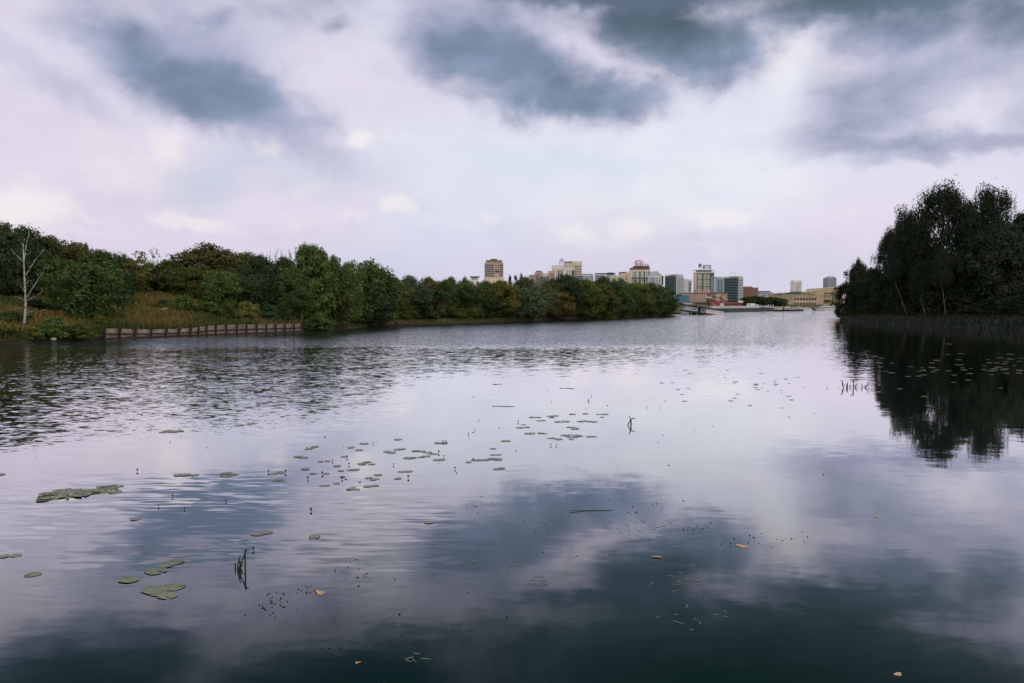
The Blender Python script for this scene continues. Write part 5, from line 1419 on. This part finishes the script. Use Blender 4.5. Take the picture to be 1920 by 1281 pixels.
# twigs
def stems(label, Y, base, lists, r, name='twig', cat='twig', mat=None, sub='stem'):
    b = on_z(*base); root = empty(name, (b.x, b.y, 0), 0, label, cat)
    for k, pts in enumerate(lists):
        P_ = [at_y(x, y, b.y + .04 * (k % 3 - 1)) - root.location for x, y in pts]
        m = MB(); n = len(P_)
        m.tube([P_[0] - Vector((0, 0, .25))] + P_, [r] + [r * (1 - .6 * i / n) for i in range(n)], 6); m.build(sub, mat or M_TWIG, root)
    return root
q = lambda x, y: (x / 3.0, 960 + y / 3.0)
stems('dark twigs sticking out of the near water, lower left', 0, q(1345, 322), [[q(1345, 322), q(1352, 292), q(1368, 258), q(1378, 228), q(1379, 205)], [q(1338, 322), q(1338, 298), q(1345, 270), q(1352, 245)], [q(1325, 322), q(1323, 300), q(1325, 284)], [q(1352, 292), q(1346, 275), q(1340, 268)],
       [q(1378, 228), q(1388, 214), q(1398, 212)], [q(1350, 322), q(1360, 300), q(1366, 280)]], .012)
q3 = lambda x, y: (900 + x / 3.84, 640 + y / 3.84)
stems('bent dark stick rising from the calm water right of centre', 0, q3(1065, 604), [[q3(1065, 604), q3(1075, 582), q3(1086, 562)], [q3(1086, 562), q3(1078, 548), q3(1072, 538)], [q3(1088, 560), q3(1100, 556), q3(1118, 557)]], .02)
q4 = lambda x, y: (1400 + x / 3.69, 600 + y / 3.69)
stems('cluster of dark broken reed stems left of the dark tree reflection', 0, q4(745, 468), [[q4(668, 468), q4(675, 452), q4(665, 440)], [q4(690, 468), q4(692, 448), q4(700, 432)], [q4(698, 468), q4(698, 440)], [q4(740, 468), q4(738, 440), q4(742, 416), q4(735, 410)], [q4(738, 425), q4(722, 412)],
       [q4(752, 468), q4(758, 450), q4(768, 440)], [q4(800, 468), q4(797, 440)], [q4(825, 468), q4(836, 448), q4(847, 432), q4(830, 434)], [q4(815, 468), q4(822, 455), q4(832, 452)], [q4(663, 425), q4(655, 418), q4(648, 420)], [q4(715, 468), q4(718, 450)]], .022, 'reed_cluster', 'reeds')
a_, b_ = on_z(1068, 960), on_z(1150, 957)
o = MB().tube([a_ + Vector((0, 0, .02)), a_.lerp(b_, .35) + Vector((0, .03, .006)), a_.lerp(b_, .7) + Vector((0, 0, .006)), b_ + Vector((0, 0, .004))], [.008, .006, .005, .003], 6).build('floating_stem', M_TWIG)
tag(o, 'thin dark stem lying on the water at the top of the middle dark reflection', 'stem')
p = at_y(298, 586, 104); 
o = MB().bar((-1.1, 0, 0), (1.0, .3, .25), .22, .2).build('wooden_beam', simple_mat('bleached_wood', (.38, .33, .28), .8, .3, 3)); o.location = (p.x, 104, gz(p.x, 104) + .55)
tag(o, 'pale weathered beam lying in the grass of the clearing', 'beam')
for x, y, Y, s, lab in [(84, 643, 80.2, .32, 'small white stone at the waterline right of the bare birch'), (137, 638, 84.0, .26, 'small white stone at the waterline between the birch and the wall'), (183, 636, 86.6, .3, 'small white stone touching the left end of the concrete wall'), (33, 644, 79.3, .25, 'grey-white stone at the waterline left of the bare birch')]:
    p = at_y(x, y, Y); bm = bmesh.new(); bmesh.ops.create_icosphere(bm, subdivisions=2, radius=s)
    for v in bm.verts: v.co *= random.uniform(.8, 1.1); v.co.z *= .6
    me = bpy.data.meshes.new('stone'); bm.to_mesh(me); bm.free(); o = link_mesh('stone', me, C_CREAM); o.location = (p.x, Y + 1.6, gz(p.x, Y + 1.6) + .02); tag(o, lab, 'stone')

# specks and threads nobody could count
def specks(name, spots, mat, label, size):
    m = MB()
    for (x, y, rx, ry, n) in spots:
        for i in range(n):
            p = on_z(x + prng.gauss(0, rx), y + prng.gauss(0, ry)); a = prng.uniform(0, 6.28); s = size * prng.uniform(.4, 1.3)
            if name == 'water_weed':
                q0 = p; pts = [q0]
                for k in range(3): a += prng.uniform(-.7, .7); pts.append(pts[-1] + Vector((math.cos(a), math.sin(a), 0)) * s)
                m.tube([t + Vector((0, 0, .003)) for t in pts], [.004, .005, .004, .002], 4)
            else:
                m.add([p + Vector((math.cos(a + k * 1.57) * s * (1 if k % 2 else .5), math.sin(a + k * 1.57) * s * (1 if k % 2 else .5), .004)) for k in range(4)] + [p + Vector((0, 0, .004 + s * .5))], [(0, 1, 4), (1, 2, 4), (2, 3, 4), (3, 0, 4)])
    return tag(m.build(name, mat), label, 'debris', kind='stuff')
specks('floating_debris', [(510, 1130, 22, 10, 40), (575, 1108, 14, 4, 16), (660, 1075, 25, 8, 18), (1310, 992, 20, 5, 18), (1450, 1012, 40, 9, 26), (1180, 945, 50, 12, 26), (760, 1200, 70, 40, 14), (1000, 960, 60, 25, 14), (630, 1225, 20, 14, 10), (880, 950, 30, 10, 8), (1380, 1020, 14, 3, 10)], M_TWIG, 'dark specks of debris floating on the near water', .022)
specks('floating_debris', [(1150, 800, 200, 50, 24), (700, 800, 250, 50, 16), (360, 815, 60, 12, 18), (1400, 700, 100, 25, 24), (620, 860, 120, 25, 14)], M_TWIG, 'dark specks of debris floating on the calm middle water', .034)
specks('water_weed', [(1285, 1085, 28, 14, 22), (1190, 985, 30, 10, 16), (930, 1050, 40, 16, 12), (1240, 1000, 40, 12, 10), (1300, 1160, 40, 12, 10), (765, 1235, 18, 5, 5), (1012, 1088, 10, 6, 14), (730, 1170, 20, 6, 3)], M_PALEWEED, 'pale threads of water weed at the surface of the dark water', .045)
